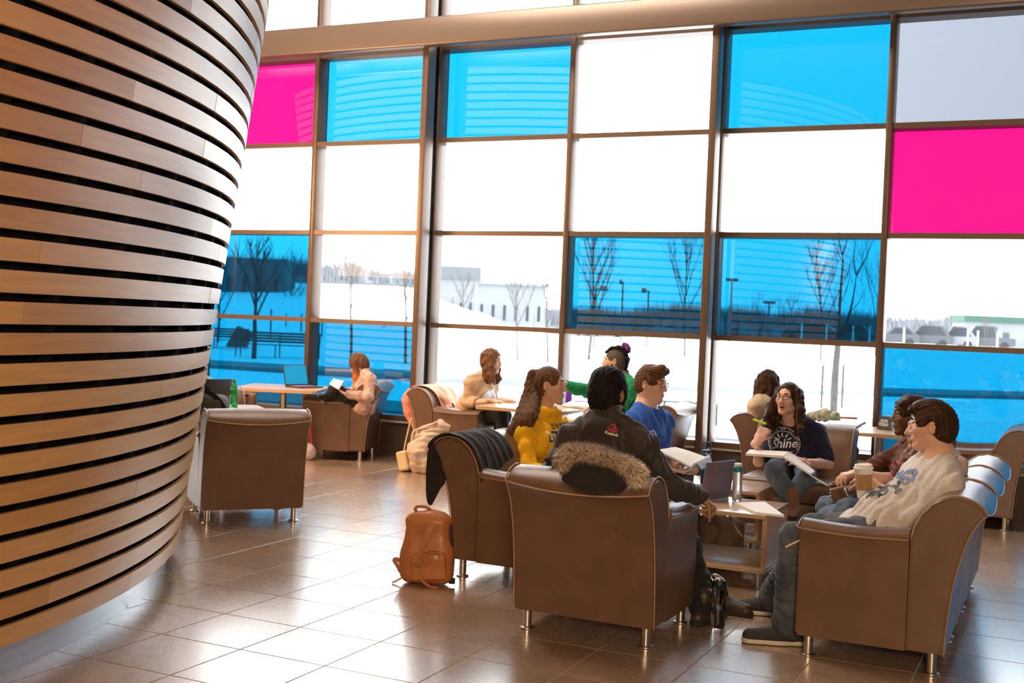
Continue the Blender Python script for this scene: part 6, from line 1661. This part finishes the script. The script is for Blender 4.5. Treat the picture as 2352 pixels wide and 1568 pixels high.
pet = bottle('soda_bottle', 536, 938, .7202, .232, .033, 'green plastic soda bottle with green cap on the near left table',
    [('bottle_body', [(.75, 0), (.98, .03), (1, .10), (.93, .30), (1, .46), (1, .66), (.78, .78), (.42, .90), (.40, .94)], 'greenpet'), ('bottle_label', [(1.01, .47), (1.02, .48), (1.02, .65), (1.01, .66)], 'greencap'), ('cap', [(.46, .942), (.46, .995), (.40, 1.0)], 'greencap')])

# coffee cup held by the boy
cv = Vector(CUP); cu = empty('coffee_cup', cv - Vector((0, 0, .078)), 0, 'paper coffee cup with white lid and brown sleeve, held by the boy', 'cup')
lathe('cup_body', [(.030, 0), (.031, .003), (.0425, .142), (.044, .144)], M['white'], cu, 32)
lathe('sleeve', [(.0350, .040), (.0362, .041), (.0420, .118), (.0415, .119)], M['card'], cu, 32)
lathe('lid', [(.046, .141), (.0475, .145), (.047, .150), (.043, .153), (.041, .163), (.036, .166), (.034, .162), (.002, .161)], M['white'], cu, 32)
cu.rotation_euler = (0.06, -.05, 0)

# books and papers
def slab(name, label, cat, corners, th, m, page=None, bend=0.0):
    """thin thing through four world corners (counter-clockwise from above)"""
    c = [Vector(p) for p in corners]; n = (c[1] - c[0]).cross(c[3] - c[0]).normalized()
    if n.z < 0: n = -n
    org = sum(c, Vector()) / 4; t = empty(name, org, 0, label, cat)
    def sheet(nm, lo, hi, mm, shrink=0.0):
        bm = bmesh.new(); k = 8; G = []
        for i in range(k + 1):
            row = []
            for j in range(2):
                for z in (lo, hi):
                    e0 = c[0].lerp(c[1], i / k); e1 = c[3].lerp(c[2], i / k); p = e0.lerp(e1, j); p = p.lerp(org, shrink)
                    row.append(bm.verts.new(p + n * (z + bend * math.sin(PI * i / k)) - org))
            G.append(row)
        for A, Bq in zip(G, G[1:]):
            for (x, y) in ((0, 1), (1, 3), (3, 2), (2, 0)): bm.faces.new((A[x], A[y], Bq[y], Bq[x]))
        for A in (G[0], G[-1]): bm.faces.new((A[0], A[1], A[3], A[2]))
        bmesh.ops.recalc_face_normals(bm, faces=bm.faces); return obj(nm, bm, mm, t)
    sheet('cover', 0, .003, m); sheet('pages', .0032, th, page or M['paper'], .02)
    return t
z = .4402
slab('notebook', 'open white notebook lying at the near corner of the low table', 'notebook', [onz(1735, 1181, z), onz(1802, 1188, z), onz(1757, 1156, z), onz(1686, 1158, z)], .013, M['paper'])
# book held by the boy in blue
c0, c1, c2, c3 = T(1583, 1075, 7.40), T(1503, 1037, 7.42), T(1549, 1030, 7.70), T(1622, 1054, 7.66)
hb = slab('open_book', 'open book with white pages held by the young man in blue', 'book', [c1, c0, c3, c2], .014, M['cover'], bend=.004)
c4, c5 = T(1612, 1080, 7.42), T(1636, 1062, 7.66)
bm = bmesh.new(); o_ = hb.location; q = [Vector(c0), Vector(c0).lerp(Vector(c4), .5) + Vector((0, 0, .045)), Vector(c4) + Vector((0, 0, .01)), Vector(c5), Vector(c3).lerp(Vector(c5), .5) + Vector((0, 0, .04)), Vector(c3)]
L0 = smoothcurve(q[:3], 5); L1 = smoothcurve([q[5], q[4], q[3]], 5); va = [[bm.verts.new(p - o_ + Vector((0, 0, s))) for p in L] for s in (0, -.006) for L in (L0, L1)]
for i in range(len(L0) - 1):
    bm.faces.new((va[0][i], va[0][i + 1], va[1][i + 1], va[1][i])); bm.faces.new((va[2][i], va[3][i], va[3][i + 1], va[2][i + 1])); bm.faces.new((va[0][i], va[2][i], va[2][i + 1], va[0][i + 1])); bm.faces.new((va[1][i], va[1][i + 1], va[3][i + 1], va[3][i]))
bmesh.ops.recalc_face_normals(bm, faces=bm.faces); obj('turned_pages', bm, M['paper'], hb, smooth=True)
# binder on the lap of the woman in navy
bn = slab('binder', 'open beige binder across the lap of the woman in navy', 'binder', [T(1712, 1046, 7.80), T(1800, 1052, 7.66), T(1812, 1042, 7.86), T(1722, 1037, 8.02)], .016, M['beigebag'])
o_ = bn.location; bm = bmesh.new(); A = [T(1800, 1052, 7.66), T(1862, 1092, 7.55), T(1872, 1086, 7.74), T(1812, 1042, 7.86)]
vs_ = [bm.verts.new(Vector(p) - o_ + Vector((0, 0, s))) for s in (0, .014) for p in A]
for f_ in ((0, 3, 2, 1), (4, 5, 6, 7), (0, 1, 5, 4), (1, 2, 6, 5), (2, 3, 7, 6), (3, 0, 4, 7)): bm.faces.new([vs_[i] for i in f_])
obj('right_half', bm, M['paper'], bn)
tube('ring_spine', [Vector(T(1862, 1092, 7.62)) - o_, Vector(T(1902, 1116, 7.58)) - o_], .005, M['steel'], bn)
# pens
def pen(name, label, a, b, r, m, m2=None, frac=.7):
    a, b = Vector(a), Vector(b); t = empty(name, a, 0, label, 'pen'); d = b - a
    tube('barrel', [(0, 0, 0), d * frac], r, m, t, 10); tube('tip', [d * frac, d * (frac + .2), d], [r * .9, r * .7, r * .25], m2 or m, t, 10); return t
pen('highlighter', 'yellow highlighter in the raised hand of the woman in navy', T(1730, 963, 7.94), T(1772, 977, 7.92), .0085, M['hilite'], M['black'])
pen('pen', 'orange pen with blue cap over the binder of the woman in navy', T(1798, 1044, 7.84), T(1828, 1035, 7.84), .0045, M['orange'], M['bluepen'])
pen('pencil', 'thin wooden pencil sticking out beside the knee of the boy in white', T(1804, 1257, 5.46), T(1842, 1238, 5.46), .0045, M['wood'], M['wood'])
# tent sign
s0, s1 = onz(2014, 985, .72), onz(2040, 989, .72); d_ = (s1 - s0).normalized(); c = (s0 + s1) / 2; W = (s1 - s0).length
sg = empty('tent_sign', (c.x, c.y, .7202), math.atan2(d_.y, d_.x), 'small black tent sign reading VOTE TODAY on the window table', 'sign')
Hs = .118
bm = bmesh.new(); add_box(bm, -W / 2, W / 2, -.001, .001, 0, Hs); bmesh.ops.transform(bm, matrix=Matrix.Translation((0, -.0, 0)) @ Matrix.Rotation(math.radians(-12), 4, 'X'), verts=bm.verts); fp = obj('front_panel', bm, M['black'], sg)
bm = bmesh.new(); add_box(bm, -W / 2, W / 2, -.001, .001, 0, Hs); bmesh.ops.transform(bm, matrix=Matrix.Translation((0, .05, 0)) @ Matrix.Rotation(math.radians(12), 4, 'X'), verts=bm.verts); obj('back_panel', bm, M['white'], sg)
for tx, zz, sz in (('VOTE', .072, .036), ('TODAY', .043, .036), ('have your say', .100, .011), ('on campus', .015, .011)):
    if sz < .02: continue
    cu_ = bpy.data.curves.new('lettering', 'FONT'); cu_.body = tx; cu_.size = sz; cu_.align_x = 'CENTER'; cu_.align_y = 'CENTER'; cu_.extrude = .0004; cu_.offset = .0006; cu_.materials.append(M['white'])
    to = bpy.data.objects.new('lettering', cu_); C.objects.link(to); to.parent = fp; to.location = (0, -.002 + math.tan(math.radians(12)) * zz, zz); to.rotation_euler = (PI / 2 - math.radians(12), 0, 0)
    dg = bpy.context.evaluated_depsgraph_get(); me = bpy.data.meshes.new_from_object(to.evaluated_get(dg)); mw = to.matrix_basis.copy(); bpy.data.objects.remove(to)
    o = link('lettering', me, None, fp); o.matrix_basis = mw
# things on the sign's table
slab('binder', 'closed white binder with blue edge on the window table left of the tent sign', 'binder', [onz(1898, 978, .7205), onz(1968, 983, .7205), onz(1990, 973, .7205), onz(1905, 966, .7205)], .022, M['bluepen'])
z = .7205
o = onz(1945, 968, z); S = Sculpt(); S.boxp(o + Vector((0, 0, .035)), (.09, .035, .012), (R3, F3, (0, 0, 1)), .011); wl_ = sculpt_obj('pencil_case', S.mesh(.005), M['tan'], None, 1, (o.x, o.y, z)); wl_.location = (o.x, o.y, z); tag(wl_, 'small tan pencil case lying on the binder behind the tent sign', 'case')
o = onz(1890, 968, z); S = Sculpt(); S.path([o + Vector((-.14, .05, .03)), o + Vector((0, .03, .06)), o + Vector((.10, 0, .045)), o + Vector((.13, -.02, .02))], [.03, .05, .045, .02], .02); S.disp = wrinkle(.02, 30, 4)
M['scarfgreen'] = clothmat('beige_green_scarf', (.52, .46, .36), col2=(.10, .20, .15), scale=14); sc_ = sculpt_obj('knit_scarf', S.mesh(.006), M['scarfgreen'], None, 1, (o.x, o.y, z)); sc_.location = (o.x, o.y, z); tag(sc_, 'beige and green scarf crumpled on the window table behind the woman in navy', 'scarf')
# table between blazer and green sweatshirt
slab('textbook', 'open textbook on the window table beside the purple bottle', 'book', [onz(1292, 934, z), onz(1345, 940, z), onz(1362, 930, z), onz(1310, 926, z)], .022, M['cover'])
slab('note_paper', 'sheets of paper under the hands of the woman in the blazer', 'paper', [onz(1140, 924, z), onz(1188, 926, z), onz(1192, 919, z), onz(1150, 917, z)], .005, M['paper'])
o = onz(1335, 922, z); ph = box('phone', -.075, .075, -.036, .036, 0, .009, M['black'], None, bev=.004); ph.location = (o.x, o.y, z); ph.rotation_euler = (0, 0, YAW + .3); tag(ph, 'black phone on the window table right of the purple bottle', 'phone')
# book of the reader
slab('reading_book', 'small dark book open on the knees of the red haired reader', 'book', [T(757, 884, 11.98), T(778, 896, 11.86), T(790, 878, 12.0), T(766, 872, 12.12)], .016, M['cover'])
# grey backpack on the near left table
o = onz(470, 946, z); gb = empty('grey_backpack', (o.x, o.y, z), YAW, 'grey backpack lying on the near left table at the edge of the plank wall', 'backpack')
S = Sculpt(); S.boxp((0, 0, .065), (.17, .12, .065), ((1, 0, 0), (0, 1, 0), (0, 0, 1)), .055, .02); S.ell((-.05, 0, .10), (.12, .10, .06), None, .04); S.disp = wrinkle(.008, 20, 3); sculpt_obj('body', S.mesh(.006), M['greybag'], gb, 1)
strap('strap', [(-.12, -.09, .165), (-.03, -.11, .175), (.06, -.115, .155), (.13, -.11, .10), (.17, -.10, .04)], .04, M['blackcloth'], gb); strap('top_handle', [(-.10, -.06, .175), (-.05, -.075, .20), (.02, -.075, .19), (.05, -.07, .165)], .025, M['blackcloth'], gb)
# bags on the floor
o = onz(985, 1090, 0); o = Vector((-5.28, 9.72, 0)); o = at(972, 1075, 11.35); o.z = 0
bg_ = empty('shoulder_bag', o, YAW, 'beige bag with a scarf spilling out, before the chair with the pink jacket', 'bag')
S = Sculpt(); S.path([(-.06, 0, .05), (-.03, 0, .22), (.04, .02, .34), (.16, .05, .44), (.26, .06, .45)], [.06, .12, .11, .07, .05], .05); S.ell((.02, -.03, .10), (.10, .09, .10), None, .05); S.disp = wrinkle(.022, 16, 9); sculpt_obj('bag_body', S.mesh(.009), M['beigebag'], bg_, 1)
tube('strap', smoothcurve([(-.12, -.03, .26), (-.10, -.05, .40), (.02, -.06, .45), (.12, -.03, .50)], 6), .012, M['beigebag'], bg_, 8)
o = at(934, 1075, 11.45); o.z = 0
tb = empty('tote_bag', o, YAW - .5, 'cream boxy handbag leaning on the floor left of the beige bag', 'bag')
S = Sculpt(); S.boxp((0, 0, .105), (.055, .10, .095), ((1, 0, .28), (0, 1, 0), (-.28, 0, 1)), .02, .01); sculpt_obj('bag_body', S.mesh(.006), M['creambag'], tb, 1); tube('handle', smoothcurve([(.0, -.06, .20), (.02, -.05, .34), (.05, -.02, .52), (.05, .03, .34), (.02, .06, .20)], 6), .007, M['creambag'], tb, 8)
o = at(708, 1052, 12.0); o.z = 0
hb_ = empty('handbag', o, YAW, 'white and red handbag on the floor at the foot of the reader chair', 'bag')
S = Sculpt(); S.ell((0, 0, .085), (.075, .06, .085), None, 0); S.disp = wrinkle(.01, 22, 2); sculpt_obj('bag_body', S.mesh(.006), M['palepink'], hb_, 1); tube('handle', smoothcurve([(-.03, 0, .15), (.0, .0, .36), (.03, 0, .15)], 6), .012, M['redbag'], hb_, 8)
o = at(1655, 1250, 7.75); o.z = 0
mb = empty('messenger_bag', o, YAW, 'brown canvas bag on the floor, seen through the low table', 'bag')
S = Sculpt(); S.boxp((0, 0, .13), (.14, .09, .13), ((1, 0, 0), (0, 1, 0), (0, 0, 1)), .05, .02); S.ell((-.05, 0, .22), (.09, .07, .08), None, .04); S.disp = wrinkle(.012, 20, 3); sculpt_obj('bag_body', S.mesh(.007), M['brownbag'], mb, 1)
tube('strap', smoothcurve([(-.10, -.08, .26), (0, -.10, .33), (.06, -.09, .24), (.12, -.09, .16)], 6), .009, M['piping'], mb, 8)
